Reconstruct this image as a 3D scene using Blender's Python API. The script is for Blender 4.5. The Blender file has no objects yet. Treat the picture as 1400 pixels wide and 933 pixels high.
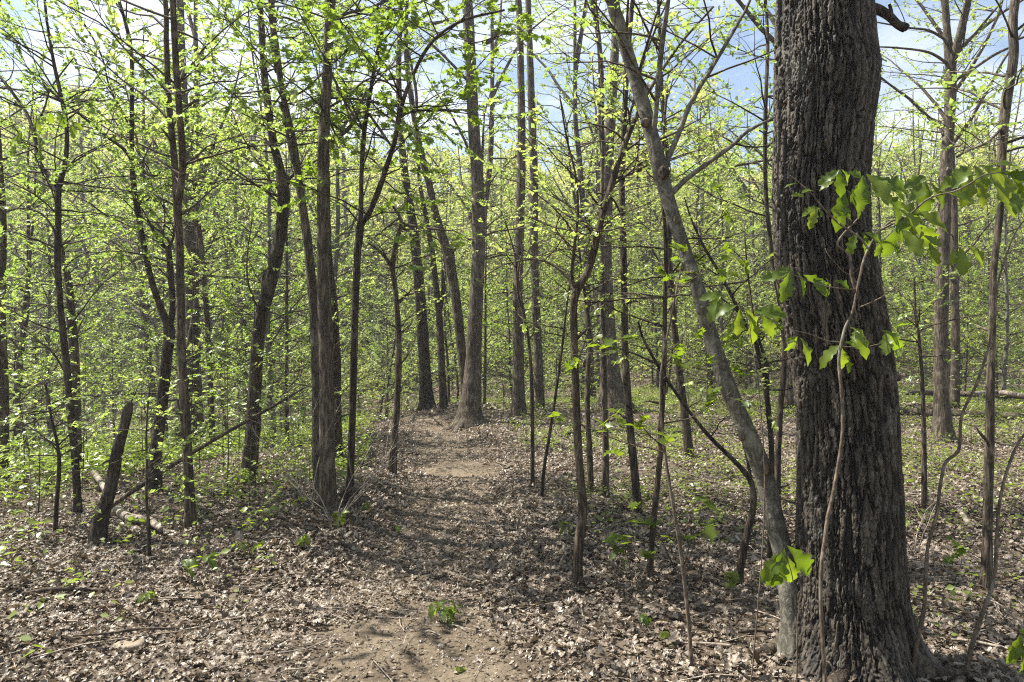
import bpy, math, random
import numpy as np
from mathutils import Vector

S = bpy.context.scene
C = S.collection
R = math.radians

# ------------------------------------------------------------------ camera
CAM_H = 1.6
cam_d = bpy.data.cameras.new('camera')
cam = bpy.data.objects.new('camera', cam_d)
C.objects.link(cam)
cam_d.sensor_width = 36.0
cam_d.lens = 36.0 * 1000.0 / 1400.0
cam_d.clip_start = 0.05
cam_d.clip_end = 2000
cam.location = (0, 0, CAM_H)
cam.rotation_euler = (R(90), 0, 0)
S.camera = cam

# ------------------------------------------------------------------ light
SUN_EL, SUN_AZ = 57.0, -72.0            # azimuth from the view direction, negative = left
world = bpy.data.worlds.new('World')
S.world = world
world.use_nodes = True
wn = world.node_tree
wn.nodes.clear()
w_out = wn.nodes.new('ShaderNodeOutputWorld')
w_bg = wn.nodes.new('ShaderNodeBackground')
w_bg.inputs['Strength'].default_value = 0.062
w_sky = wn.nodes.new('ShaderNodeTexSky')
w_sky.sky_type = 'NISHITA'
w_sky.sun_disc = False
w_sky.sun_elevation = R(SUN_EL)
w_sky.sun_rotation = R(SUN_AZ)
w_sky.air_density = 1.15
w_sky.dust_density = 0.15
w_tc = wn.nodes.new('ShaderNodeTexCoord')
w_map = wn.nodes.new('ShaderNodeMapping')
w_map.inputs['Scale'].default_value = (1.0, 1.0, 2.6)
w_map.inputs['Location'].default_value = (0.35, 0.1, 0.0)
w_no = wn.nodes.new('ShaderNodeTexNoise')
w_no.inputs['Scale'].default_value = 2.3
w_no.inputs['Detail'].default_value = 7
w_no.inputs['Roughness'].default_value = 0.58
w_ra = wn.nodes.new('ShaderNodeValToRGB')
w_ra.color_ramp.elements[0].position = 0.46
w_ra.color_ramp.elements[1].position = 0.68
w_mx = wn.nodes.new('ShaderNodeMixRGB')
w_mx.inputs['Color2'].default_value = (7.8, 7.95, 8.3, 1)
for a, b in ((w_tc.outputs['Generated'], w_map.inputs['Vector']), (w_map.outputs[0], w_no.inputs['Vector']),
             (w_no.outputs['Fac'], w_ra.inputs['Fac']), (w_ra.outputs['Color'], w_mx.inputs['Fac']),
             (w_sky.outputs['Color'], w_mx.inputs['Color1']), (w_mx.outputs['Color'], w_bg.inputs['Color']),
             (w_bg.outputs[0], w_out.inputs['Surface'])):
    wn.links.new(a, b)

sun_d = bpy.data.lights.new('sun', 'SUN')
sun_d.energy = 5.0
sun_d.angle = R(0.53)
sun_d.color = (1.0, 0.955, 0.88)
sun = bpy.data.objects.new('sun', sun_d)
C.objects.link(sun)
sdir = Vector((math.sin(R(SUN_AZ)) * math.cos(R(SUN_EL)), math.cos(R(SUN_AZ)) * math.cos(R(SUN_EL)), math.sin(R(SUN_EL))))
sun.rotation_euler = (-sdir).to_track_quat('-Z', 'Y').to_euler()
sun.location = (-8, 10, 20)

vs = S.view_settings
vs.view_transform = 'Standard'
vs.look = 'None'
vs.exposure = 1.56
vs.gamma = 1
vs.use_curve_mapping = False
cy = S.cycles
cy.max_bounces = 6
cy.diffuse_bounces = 3
cy.glossy_bounces = 2
cy.transmission_bounces = 4
cy.transparent_max_bounces = 4
cy.caustics_reflective = False
cy.caustics_refractive = False
cy.sample_clamp_indirect = 4.0
cy.use_denoising = False
cy.filter_width = 1.15

# ------------------------------------------------------------------ noise helpers
def _h(i, j, k, seed):
    n = (i.astype(np.int64) * 374761393 + j.astype(np.int64) * 668265263 + k.astype(np.int64) * 2147483647 + seed * 974711) & 0xFFFFFFFF
    n = ((n ^ (n >> 13)) * 1274126177) & 0xFFFFFFFF
    n = ((n ^ (n >> 16)) * 2246822519) & 0xFFFFFFFF
    n = n ^ (n >> 15)
    return (n & 0xFFFFFF) / float(0xFFFFFF)

def vnoise(x, y, z=None, seed=0):
    """smooth value noise in -1..1"""
    x = np.asarray(x, float); y = np.asarray(y, float)
    z = np.zeros_like(x) if z is None else np.asarray(z, float)
    i, j, k = np.floor(x), np.floor(y), np.floor(z)
    fx, fy, fz = x - i, y - j, z - k
    fx = fx * fx * (3 - 2 * fx); fy = fy * fy * (3 - 2 * fy); fz = fz * fz * (3 - 2 * fz)
    out = 0
    for a in (0, 1):
        for b in (0, 1):
            for c in (0, 1):
                out = out + _h(i + a, j + b, k + c, seed) * (fx if a else 1 - fx) * (fy if b else 1 - fy) * (fz if c else 1 - fz)
    return out * 2 - 1

def fbm(x, y, z=None, seed=0, oct=4):
    a, s, o = 1.0, 0, 0.0
    x = np.asarray(x, float); y = np.asarray(y, float)
    for q in range(oct):
        o = o + a * vnoise(x * 2 ** q, y * 2 ** q, None if z is None else np.asarray(z) * 2 ** q, seed + q * 17)
        s += a
        a *= 0.5
    return o / s

def worley(u, v, nu, seed):
    """F1, F2 and cell id value of a cellular pattern, periodic in u with period nu"""
    i, j = np.floor(u), np.floor(v)
    f1 = np.full(u.shape, 9.0); f2 = f1.copy(); idv = np.zeros(u.shape)
    for a in (-1, 0, 1):
        for b in (-1, 0, 1):
            ci, cj = np.mod(i + a, nu), j + b
            px = i + a + _h(ci, cj, ci * 0, seed); py = j + b + _h(ci, cj, ci * 0 + 1, seed)
            d = np.hypot(u - px, v - py)
            new = d < f1
            f2 = np.where(new, f1, np.minimum(f2, d))
            idv = np.where(new, _h(ci, cj, ci * 0 + 2, seed), idv)
            f1 = np.where(new, d, f1)
    return f1, f2, idv

def sstep(a, b, x):
    t = np.clip((np.asarray(x, float) - a) / (b - a), 0, 1)
    return t * t * (3 - 2 * t)

# ------------------------------------------------------------------ terrain
PATH = np.array([(-0.42, -1.0), (-0.40, 1.0), (-0.46, 3.4), (-0.68, 4.8), (-0.66, 5.9), (-0.62, 7.2), (-0.78, 9.2),
                 (-1.05, 11.2), (-1.35, 13.0), (-1.75, 15.0), (-2.6, 17.5), (-4.2, 20.5), (-7.0, 24.0)])

def path_x(y):
    return np.interp(y, PATH[:, 1], PATH[:, 0])

def ground_z(x, y, rough=True):
    x = np.asarray(x, float); y = np.asarray(y, float)
    left = sstep(1.6, 6.5, -x) 
    z = -0.13 * np.clip(y - 8.5, 0, 14) * left                     # the bank drops away to the left
    z = z - 0.35 * sstep(7, 14, -x) * sstep(3, 9, y)
    z = z - 0.8 * sstep(16.5, 29, y) * (1 - left) * (1 - 0.55 * sstep(1, 7, x))   # behind the crest
    z = z + 13.0 * sstep(26, 118, y) + 6 * sstep(110, 330, y) + 6.5 * sstep(26, 85, y) * sstep(6, 34, -x)
    z = z + 0.08 * np.exp(-((x + 1.6) ** 2 / 1.2 + (y - 16.2) ** 2 / 2.0))         # root mound at the crest
    dp = np.abs(x - path_x(y))
    z = z - 0.10 * np.exp(-(dp / 0.75) ** 4) * sstep(24, 16, y)     # worn tread
    z = z + 0.10 * np.exp(-((x + 1.75) / 0.55) ** 2) * sstep(4.5, 6, y) * sstep(9.5, 7.5, y)  # small bank left of the tread
    if rough:
        z = z + 0.05 * vnoise(x * 0.55 + 7, y * 0.55, None, 3) * sstep(0, 3, y) + 0.02 * vnoise(x * 2.3, y * 2.3, None, 5)
    return z

G0 = float(ground_z(0.0, 0.0))
CZ = CAM_H

def gz(x, y):
    return float(ground_z(np.array([x]), np.array([y]))[0])

def hit(px, py):
    """distance along the view axis at which a sight line meets the ground"""
    d = np.arange(1.2, 80, 0.01)
    x = (px - 700) / 1000 * d
    z = CZ + (466.5 - py) / 1000 * d
    b = np.nonzero(z <= ground_z(x, d))[0]
    return float(d[b[0]]) if len(b) else 60.0

def P(px, py, d):
    return np.array([(px - 700) / 1000 * d, d, CZ + (466.5 - py) / 1000 * d])

# ------------------------------------------------------------------ mesh helpers
def make_mesh(name, V, quads=None, tris=None, mats=(), qmat=None, tmat=None, smooth=True, tint=None):
    V = np.asarray(V, np.float32)
    quads = np.zeros((0, 4), np.int32) if quads is None else np.asarray(quads, np.int32).reshape(-1, 4)
    tris = np.zeros((0, 3), np.int32) if tris is None else np.asarray(tris, np.int32).reshape(-1, 3)
    me = bpy.data.meshes.new(name)
    nq, nt = len(quads), len(tris)
    me.vertices.add(len(V))
    me.vertices.foreach_set('co', V.ravel())
    me.loops.add(nq * 4 + nt * 3)
    me.loops.foreach_set('vertex_index', np.concatenate([quads.ravel(), tris.ravel()]).astype(np.int32))
    me.polygons.add(nq + nt)
    ls = np.concatenate([np.arange(nq) * 4, nq * 4 + np.arange(nt) * 3]).astype(np.int32)
    me.polygons.foreach_set('loop_start', ls)
    mi = np.zeros(nq + nt, np.int32)
    if qmat is not None: mi[:nq] = qmat
    if tmat is not None: mi[nq:] = tmat
    me.polygons.foreach_set('use_smooth', np.full(nq + nt, smooth, bool))
    for m in mats:
        me.materials.append(m)
    me.polygons.foreach_set('material_index', mi)
    if tint is not None:
        at = me.attributes.new('tint', 'FLOAT', 'POINT')
        at.data.foreach_set('value', np.asarray(tint, np.float32))
    me.update(calc_edges=True)
    me.validate()
    return me

def link(name, me, parent=None, loc=None):
    o = bpy.data.objects.new(name, me)
    C.objects.link(o)
    if parent is not None: o.parent = parent
    if loc is not None: o.location = loc
    return o

def thing(name, label, cat, loc, group=None):
    o = bpy.data.objects.new(name, None)
    C.objects.link(o)
    o.empty_display_size = 0.2
    o.location = [float(v) for v in loc]
    o['label'] = label; o['category'] = cat
    if group: o['group'] = group
    return o

def tag(o, label, cat, group=None):
    o['label'] = label; o['category'] = cat
    if group: o['group'] = group
    return o

def kind(o, k):
    o['kind'] = k
    return o

def dup(root, loc, rotz, scale, label=None, group=None):
    r = root.copy(); C.objects.link(r)
    r.location = [float(v) for v in loc]; r.rotation_euler = (0, 0, rotz); r.scale = (scale, scale, scale)
    if label: r['label'] = label
    if group: r['group'] = group
    for ch in list(root.children):
        c = ch.copy(); C.objects.link(c); c.parent = r
    return r

def catmull(pts, n_per):
    """pts (n,k) -> smooth resampled curve"""
    pts = np.asarray(pts, float)
    if len(pts) == 2:
        t = np.linspace(0, 1, n_per + 1)[:, None]
        return pts[0] * (1 - t) + pts[1] * t
    p = np.vstack([2 * pts[0] - pts[1], pts, 2 * pts[-1] - pts[-2]])
    out = []
    t = np.linspace(0, 1, n_per, endpoint=False)[:, None]
    for i in range(1, len(p) - 2):
        a, b, c, d = p[i - 1], p[i], p[i + 1], p[i + 2]
        out.append(0.5 * (2 * b + (c - a) * t + (2 * a - 5 * b + 4 * c - d) * t ** 2 + (3 * b - a - 3 * c + d) * t ** 3))
    out.append(p[-2][None])
    return np.vstack(out)

class Geo:
    """gathers tubes (quads) and leaves (tris) into one mesh"""
    def __init__(s):
        s.V, s.Q, s.T, s.n = [], [], [], 0
        s.tint = []

    def tube(s, pts, rad, sides=6, wob=0.0, seed=0, cap=True, lump=0.0):
        pts = np.asarray(pts, float); rad = np.asarray(rad, float)
        n = len(pts)
        tan = np.gradient(pts, axis=0)
        tan /= np.linalg.norm(tan, axis=1)[:, None] + 1e-9
        ref = np.array([0.0, 1.0, 0.0]) if abs(tan[:, 1]).mean() < 0.8 else np.array([1.0, 0, 0])
        u = np.cross(tan, ref); u /= np.linalg.norm(u, axis=1)[:, None] + 1e-9
        v = np.cross(tan, u)
        a = np.arange(sides) / sides * 2 * math.pi
        ring = u[:, None, :] * np.cos(a)[None, :, None] + v[:, None, :] * np.sin(a)[None, :, None]
        rr = np.repeat(rad[:, None], sides, 1)
        if wob or lump:
            q = pts[:, None, :] + ring * rr[:, :, None]
            if wob: rr = rr * (1 + wob * vnoise(q[..., 0] * 22, q[..., 1] * 22, q[..., 2] * 7, seed))
            if lump: rr = rr * (1 + lump * fbm(q[..., 0] * 5, q[..., 1] * 5, q[..., 2] * 3, seed + 4, 3))
        V = (pts[:, None, :] + ring * rr[:, :, None]).reshape(-1, 3)
        i = np.arange(n - 1)[:, None] * sides; j = np.arange(sides)[None, :]; k = (j + 1) % sides
        Q = np.stack([i + j, i + k, i + sides + k, i + sides + j], -1).reshape(-1, 4) + s.n
        s.V.append(V); s.Q.append(Q)
        m = len(V)
        if cap:
            s.V.append(np.vstack([pts[0], pts[-1]]))
            jj = np.arange(sides); kk = (jj + 1) % sides
            s.T.append(np.stack([np.full(sides, m), kk, jj], -1) + s.n)
            s.T.append(np.stack([np.full(sides, m + 1), jj + (n - 1) * sides, kk + (n - 1) * sides], -1) + s.n)
            m += 2
        s.n += m

    def mesh(s, name, mat, origin=(0, 0, 0)):
        V = np.vstack(s.V) - np.asarray(origin)
        return make_mesh(name, V, np.vstack(s.Q), np.vstack(s.T) if s.T else None, [mat])

# leaf templates: (verts (x along, y across, z up), tris)
LEAF_LO = (np.array([(0, 0, 0), (0.42, 0.34, 0.10), (1, 0, -0.06), (0.42, -0.34, 0.10)], float),
           np.array([(0, 3, 2), (0, 2, 1)]))

def strip_leaf(ts, ws, sh, sag=0.25, fold=0.25, seed=0, wave=0.05):
    """midrib + two lobed edges"""
    V, T = [], []
    rs = np.random.RandomState(seed)
    for t, w, q in zip(ts, ws, sh):
        zc = -sag * t * t
        V += [(t + q, w, zc + fold * w + rs.uniform(-wave, wave)), (t, 0, zc), (t + q, -w, zc + fold * w + rs.uniform(-wave, wave))]
    for i in range(len(ts) - 1):
        a = i * 3; b = a + 3
        T += [(a, a + 1, b), (a + 1, b + 1, b), (a + 1, a + 2, b + 1), (a + 2, b + 2, b + 1)]
    return np.array(V, float), np.array(T)

def oak_template(seed, sag, fold, lobes):
    rs = np.random.RandomState(seed)
    t = np.linspace(0, 1, 25)
    env = 0.225 * np.sin(math.pi * np.clip(t, 0, 1) ** 1.35) ** 0.8 + 0.006
    ph = rs.uniform(0, 1)
    w = env * (1 + (0.21 * np.cos(2 * math.pi * (lobes * t + ph)) - .04) * sstep(.10, .3, t))
    sh = 0.022 * np.maximum(np.cos(2 * math.pi * (lobes * t + ph) - .6), 0) * sstep(.1, .3, t) * sstep(1.0, .85, t)
    V, T = strip_leaf(t, w, sh, sag, fold, seed, 0.0)
    V[:, 2] += 0.035 * np.sin(V[:, 0] * 11 + np.sign(V[:, 1]) * 1.3) * np.abs(V[:, 1]) / .2
    V[:, 1] += 0.10 * rs.choice((-1, 1)) * V[:, 0] ** 2
    return V, T
OAKS = [oak_template(2, .45, .35, 4.2), oak_template(3, .25, .55, 4.8), oak_template(6, .65, .25, 3.8), oak_template(9, .12, .45, 4.5)]
LEAF_OAK = OAKS[0]
LEAF_MAPLE = (np.array([(0, 0, 0), (.10, .30, .05), (.30, .22, .02), (.38, .55, .04), (.52, .28, .04), (.68, .34, .02), (.72, .14, 0), (1, 0, -.10),
                        (.72, -.14, 0), (.68, -.34, .02), (.52, -.28, .04), (.38, -.55, .04), (.30, -.22, .02), (.10, -.30, .05), (.45, 0, -.04)], float),
              np.array([(14, i, (i + 1)) for i in range(0, 13)] + [(14, 13, 0)]))
LEAF_MAPLE = (LEAF_MAPLE[0], LEAF_MAPLE[1][:, ::-1].copy())

def build_leaves(tmpl, pos, dr, nr, size):
    tv, tt = tmpl
    dr = dr / (np.linalg.norm(dr, axis=1)[:, None] + 1e-9)
    sd = np.cross(nr, dr); sd /= np.linalg.norm(sd, axis=1)[:, None] + 1e-9
    nn = np.cross(dr, sd)
    V = pos[:, None, :] + size[:, None, None] * (tv[None, :, 0:1] * dr[:, None, :] + tv[None, :, 1:2] * sd[:, None, :] + tv[None, :, 2:3] * nn[:, None, :])
    n, m = len(pos), len(tv)
    T = tt[None] + (np.arange(n) * m)[:, None, None]
    return V.reshape(-1, 3), T.reshape(-1, 3)

# ------------------------------------------------------------------ materials
def nodes(name):
    m = bpy.data.materials.new(name)
    m.use_nodes = True
    nt = m.node_tree
    nt.nodes.clear()
    return m, nt, nt.nodes.new, lambda a, b: nt.links.new(a, b)

def ramp(N, stops):
    r = N('ShaderNodeValToRGB')
    e = r.color_ramp.elements
    while len(e) < len(stops): e.new(0.5)
    for x, (p, c) in zip(e, stops):
        x.position = p; x.color = (*c, 1)
    return r

def leaf_material(name, stops, trans, gloss=0.10, mixf=0.55):
    m, nt, N, L = nodes(name)
    at = N('ShaderNodeAttribute'); at.attribute_name = 'tint'
    oi = N('ShaderNodeObjectInfo')
    ad = N('ShaderNodeMath'); ad.operation = 'MULTIPLY_ADD'; ad.inputs[1].default_value = 0.6
    om = N('ShaderNodeMath'); om.operation = 'MULTIPLY'; om.inputs[1].default_value = 0.4
    L(oi.outputs['Random'], om.inputs[0]); L(at.outputs['Fac'], ad.inputs[0]); L(om.outputs[0], ad.inputs[2])
    rp = ramp(N, stops); L(ad.outputs[0], rp.inputs['Fac'])
    df = N('ShaderNodeBsdfDiffuse'); tr = N('ShaderNodeBsdfTranslucent'); gl = N('ShaderNodeBsdfGlossy')
    gl.inputs['Roughness'].default_value = 0.42
    gl.inputs['Color'].default_value = (0.9, 0.95, 0.9, 1)
    mu = N('ShaderNodeMixRGB'); mu.blend_type = 'MULTIPLY'; mu.inputs['Fac'].default_value = 1
    mu.inputs['Color2'].default_value = (*trans, 1)
    L(rp.outputs['Color'], df.inputs['Color']); L(rp.outputs['Color'], mu.inputs['Color1']); L(mu.outputs['Color'], tr.inputs['Color'])
    m1 = N('ShaderNodeMixShader'); m1.inputs['Fac'].default_value = mixf
    L(df.outputs[0], m1.inputs[1]); L(tr.outputs[0], m1.inputs[2])
    m2 = N('ShaderNodeMixShader'); m2.inputs['Fac'].default_value = gloss
    L(m1.outputs[0], m2.inputs[1]); L(gl.outputs[0], m2.inputs[2])
    o = N('ShaderNodeOutputMaterial'); L(m2.outputs[0], o.inputs['Surface'])
    return m

SPRING = [(0.0, (0.098, 0.155, 0.032)), (0.35, (0.165, 0.228, 0.052)), (0.7, (0.245, 0.288, 0.082)), (1.0, (0.35, 0.325, 0.13))]
M_LEAF = leaf_material('spring_leaf', SPRING, (1.75, 1.8, 1.3), 0.04, 0.60)
M_LEAF2 = leaf_material('maple_leaf', [(0.0, (0.095, 0.155, 0.018)), (0.5, (0.145, 0.205, 0.026)), (1.0, (0.21, 0.255, 0.04))], (1.8, 1.9, 1.0), 0.06, 0.55)
M_OAK = leaf_material('oak_leaf', [(0.0, (0.055, 0.092, 0.010)), (0.5, (0.090, 0.135, 0.014)), (1.0, (0.15, 0.190, 0.022))], (2.1, 2.05, 0.9), 0.022, 0.58)
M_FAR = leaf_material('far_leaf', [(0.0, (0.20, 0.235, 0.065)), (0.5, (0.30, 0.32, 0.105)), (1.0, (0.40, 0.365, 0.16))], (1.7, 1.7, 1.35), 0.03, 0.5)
M_HERB = leaf_material('herb_leaf', [(0.0, (0.11, 0.155, 0.02)), (0.5, (0.175, 0.215, 0.03)), (1.0, (0.24, 0.26, 0.045))], (1.6, 1.8, 1.0), 0.05, 0.5)
LITTER = [(0.0, (0.030, 0.021, 0.014)), (0.25, (0.094, 0.068, 0.047)), (0.5, (0.195, 0.152, 0.112)), (0.75, (0.305, 0.252, 0.197)), (0.93, (0.43, 0.372, 0.305)), (1.0, (0.54, 0.485, 0.41))]
M_LITTER = leaf_material('dead_leaf', LITTER, (0.95, 0.85, 0.65), 0.035, 0.20)

def bark_material(name, dark, mid, light, patch=0.5, vs_=(46, 46, 6), bump=0.75, dist=0.012, lich=(0.30, 0.31, 0.26)):
    m, nt, N, L = nodes(name)
    tc = N('ShaderNodeTexCoord'); mp = N('ShaderNodeMapping'); mp.inputs['Scale'].default_value = vs_
    L(tc.outputs['Object'], mp.inputs['Vector'])
    no = N('ShaderNodeTexNoise'); no.inputs['Scale'].default_value = 1.0; no.inputs['Detail'].default_value = 6; no.inputs['Roughness'].default_value = 0.65
    L(mp.outputs[0], no.inputs['Vector'])
    nd = N('ShaderNodeTexNoise'); nd.inputs['Scale'].default_value = 0.62; nd.inputs['Detail'].default_value = 4; nd.inputs['Roughness'].default_value = 0.6
    nd.inputs['Distortion'].default_value = 0.6
    L(mp.outputs[0], nd.inputs['Vector'])
    sb = N('ShaderNodeMath'); sb.operation = 'SUBTRACT'; sb.inputs[1].default_value = 0.5
    L(nd.outputs['Fac'], sb.inputs[0])
    ab = N('ShaderNodeMath'); ab.operation = 'ABSOLUTE'; L(sb.outputs[0], ab.inputs[0])
    mr = N('ShaderNodeMapRange'); mr.inputs['From Max'].default_value = 0.13; mr.inputs['To Min'].default_value = 0.15
    L(ab.outputs[0], mr.inputs['Value'])
    mh = N('ShaderNodeMath'); mh.operation = 'MULTIPLY'
    L(mr.outputs[0], mh.inputs[0]); L(no.outputs['Fac'], mh.inputs[1])
    rp = ramp(N, [(0.06, dark), (0.34, mid), (0.66, light)])
    L(mh.outputs[0], rp.inputs['Fac'])
    n2 = N('ShaderNodeTexNoise'); n2.inputs['Scale'].default_value = 5.5; n2.inputs['Detail'].default_value = 7; n2.inputs['Roughness'].default_value = 0.7
    L(tc.outputs['Object'], n2.inputs['Vector'])
    r2 = ramp(N, [(0.52, (0, 0, 0)), (0.66, (patch, patch, patch))])
    L(n2.outputs['Fac'], r2.inputs['Fac'])
    mx = N('ShaderNodeMixRGB'); mx.inputs['Color2'].default_value = (*lich, 1)
    L(r2.outputs['Color'], mx.inputs['Fac']); L(rp.outputs['Color'], mx.inputs['Color1'])
    b = N('ShaderNodeBsdfPrincipled'); b.inputs['Roughness'].default_value = 0.85
    b.inputs['Specular IOR Level'].default_value = 0.3
    L(mx.outputs['Color'], b.inputs['Base Color'])
    bp = N('ShaderNodeBump'); bp.inputs['Strength'].default_value = bump; bp.inputs['Distance'].default_value = dist
    L(mh.outputs[0], bp.inputs['Height']); L(bp.outputs[0], b.inputs['Normal'])
    o = N('ShaderNodeOutputMaterial'); L(b.outputs[0], o.inputs['Surface'])
    return m

BARK = {
    'dark': bark_material('dark_bark', (0.01145, 0.007857, 0.005103), (0.04293, 0.03012, 0.01928), (0.1145, 0.08643, 0.0567), 0.35, lich=(0.2003, 0.1833, 0.1247)),
    'brown': bark_material('brown_bark', (0.0186, 0.0131, 0.007938), (0.07441, 0.05369, 0.03402), (0.1789, 0.1362, 0.09072), 0.4, lich=(0.2719, 0.2488, 0.1701)),
    'grey': bark_material('grey_bark', (0.0212, 0.01552, 0.01008), (0.0848, 0.06499, 0.04368), (0.1855, 0.1474, 0.1042), 0.5, lich=(0.2332, 0.2134, 0.147)),
    'pale': bark_material('pale_bark', (0.05, 0.045, 0.034), (0.118, 0.107, 0.082), (0.20, 0.186, 0.148), 0.75, (40, 40, 20), 0.65, 0.007, (0.23, 0.225, 0.175)),
    'dead': bark_material('dead_wood', (0.1484, 0.1164, 0.084), (0.318, 0.2619, 0.2016), (0.4876, 0.4171, 0.3276), 0.3, (30, 30, 6), 0.4, 0.006, (0.583, 0.5141, 0.42)),
    'log': bark_material('fallen_wood', (0.09158, 0.0733, 0.05443), (0.2137, 0.1781, 0.1361), (0.3511, 0.3003, 0.2359), 0.3, (22, 22, 22), 0.3, 0.004, (0.3816, 0.3352, 0.2722)),
    'darklog': bark_material('rotting_log', (0.0265, 0.0194, 0.01344), (0.0795, 0.0582, 0.04032), (0.1484, 0.1164, 0.084), 0.5, (20, 20, 20), 0.6, 0.01, (0.0954, 0.1164, 0.0336)),
    'twig': bark_material('twig_bark', (0.053, 0.0388, 0.0252), (0.1219, 0.09312, 0.063), (0.212, 0.1668, 0.1176), 0.4, (60, 60, 20), 0.2, 0.002),
}

def hero_bark_material():
    m, nt, N, L = nodes('furrowed_oak_bark')
    tc = N('ShaderNodeTexCoord')
    at = N('ShaderNodeAttribute'); at.attribute_name = 'tint'
    mp = N('ShaderNodeMapping'); mp.inputs['Scale'].default_value = (95, 95, 22)
    L(tc.outputs['Object'], mp.inputs['Vector'])
    no = N('ShaderNodeTexNoise'); no.inputs['Scale'].default_value = 1; no.inputs['Detail'].default_value = 7; no.inputs['Roughness'].default_value = 0.7
    L(mp.outputs[0], no.inputs['Vector'])
    rp = ramp(N, [(0.0, (0.0045, 0.0033, 0.002)), (0.42, (0.0145, 0.0108, 0.0068)), (0.74, (0.047, 0.037, 0.0255)), (1.0, (0.135, 0.113, 0.083))])
    mm = N('ShaderNodeMath'); mm.operation = 'MULTIPLY_ADD'; mm.inputs[1].default_value = 0.75
    ns = N('ShaderNodeMath'); ns.operation = 'MULTIPLY_ADD'; ns.inputs[1].default_value = 0.9; ns.inputs[2].default_value = -0.36
    L(no.outputs['Fac'], ns.inputs[0]); L(at.outputs['Fac'], mm.inputs[0]); L(ns.outputs[0], mm.inputs[2])
    L(mm.outputs[0], rp.inputs['Fac'])
    n2 = N('ShaderNodeTexNoise'); n2.inputs['Scale'].default_value = 4.0; n2.inputs['Detail'].default_value = 8; n2.inputs['Roughness'].default_value = 0.72
    L(tc.outputs['Object'], n2.inputs['Vector'])
    r2 = ramp(N, [(0.56, (0, 0, 0)), (0.70, (0.5, 0.5, 0.5))]); L(n2.outputs['Fac'], r2.inputs['Fac'])
    mx = N('ShaderNodeMixRGB'); mx.inputs['Color2'].default_value = (0.20, 0.20, 0.165, 1)
    L(r2.outputs['Color'], mx.inputs['Fac']); L(rp.outputs['Color'], mx.inputs['Color1'])
    b = N('ShaderNodeBsdfPrincipled'); b.inputs['Roughness'].default_value = 0.7
    b.inputs['Specular IOR Level'].default_value = 0.4
    L(mx.outputs['Color'], b.inputs['Base Color'])
    bp = N('ShaderNodeBump'); bp.inputs['Strength'].default_value = 0.8; bp.inputs['Distance'].default_value = 0.006
    L(no.outputs['Fac'], bp.inputs['Height']); L(bp.outputs[0], b.inputs['Normal'])
    o = N('ShaderNodeOutputMaterial'); L(b.outputs[0], o.inputs['Surface'])
    return m

def soil_material(name, stops, sc, bump=0.7, dist=0.02):
    m, nt, N, L = nodes(name)
    tc = N('ShaderNodeTexCoord')
    n1 = N('ShaderNodeTexNoise'); n1.inputs['Scale'].default_value = sc; n1.inputs['Detail'].default_value = 9; n1.inputs['Roughness'].default_value = 0.72
    n2 = N('ShaderNodeTexNoise'); n2.inputs['Scale'].default_value = sc * 0.06; n2.inputs['Detail'].default_value = 5
    vo = N('ShaderNodeTexVoronoi'); vo.inputs['Scale'].default_value = sc * 2.2
    for n in (n1, n2, vo): L(tc.outputs['Object'], n.inputs['Vector'])
    a = N('ShaderNodeMath'); a.operation = 'MULTIPLY_ADD'; a.inputs[1].default_value = 0.55
    h = N('ShaderNodeMath'); h.operation = 'MULTIPLY'; h.inputs[1].default_value = 0.45
    L(n2.outputs['Fac'], h.inputs[0]); L(n1.outputs['Fac'], a.inputs[0]); L(h.outputs[0], a.inputs[2])
    rp = ramp(N, stops); L(a.outputs[0], rp.inputs['Fac'])
    hv = N('ShaderNodeMixRGB'); hv.blend_type = 'MULTIPLY'; hv.inputs['Fac'].default_value = 0.35
    bw = N('ShaderNodeRGBToBW'); L(vo.outputs['Color'], bw.inputs[0]); L(rp.outputs['Color'], hv.inputs['Color1']); L(bw.outputs[0], hv.inputs['Color2'])
    b = N('ShaderNodeBsdfPrincipled'); b.inputs['Roughness'].default_value = 0.95; b.inputs['Specular IOR Level'].default_value = 0.15
    L(hv.outputs['Color'], b.inputs['Base Color'])
    bp = N('ShaderNodeBump'); bp.inputs['Strength'].default_value = bump; bp.inputs['Distance'].default_value = dist
    L(n1.outputs['Fac'], bp.inputs['Height']); L(bp.outputs[0], b.inputs['Normal'])
    o = N('ShaderNodeOutputMaterial'); L(b.outputs[0], o.inputs['Surface'])
    return m

M_GROUND = soil_material('forest_floor_soil', [(0.3, (0.040, 0.030, 0.020)), (0.48, (0.105, 0.082, 0.057)), (0.62, (0.20, 0.162, 0.118)), (0.72, (0.28, 0.235, 0.18))], 26)
M_DIRT = soil_material('trail_dirt', [(0.3, (0.062, 0.047, 0.031)), (0.5, (0.138, 0.108, 0.073)), (0.68, (0.26, 0.21, 0.148))], 34, 0.8, 0.015)
M_STONE = soil_material('sandstone', [(0.3, (0.15, 0.115, 0.08)), (0.48, (0.27, 0.215, 0.155)), (0.66, (0.38, 0.315, 0.24))], 30, 0.8, 0.012)

# ------------------------------------------------------------------ ground
def grid_mesh(name, xs, ys, zfun, mat):
    X, Y = np.meshgrid(xs, ys)
    Z = zfun(X, Y)
    V = np.stack([X, Y, Z], -1).reshape(-1, 3)
    nx, ny = len(xs), len(ys)
    i = np.arange(ny - 1)[:, None] * nx; j = np.arange(nx - 1)[None, :]
    Q = np.stack([i + j, i + j + 1, i + nx + j + 1, i + nx + j], -1).reshape(-1, 4)
    return make_mesh(name, V, Q, None, [mat])

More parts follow.
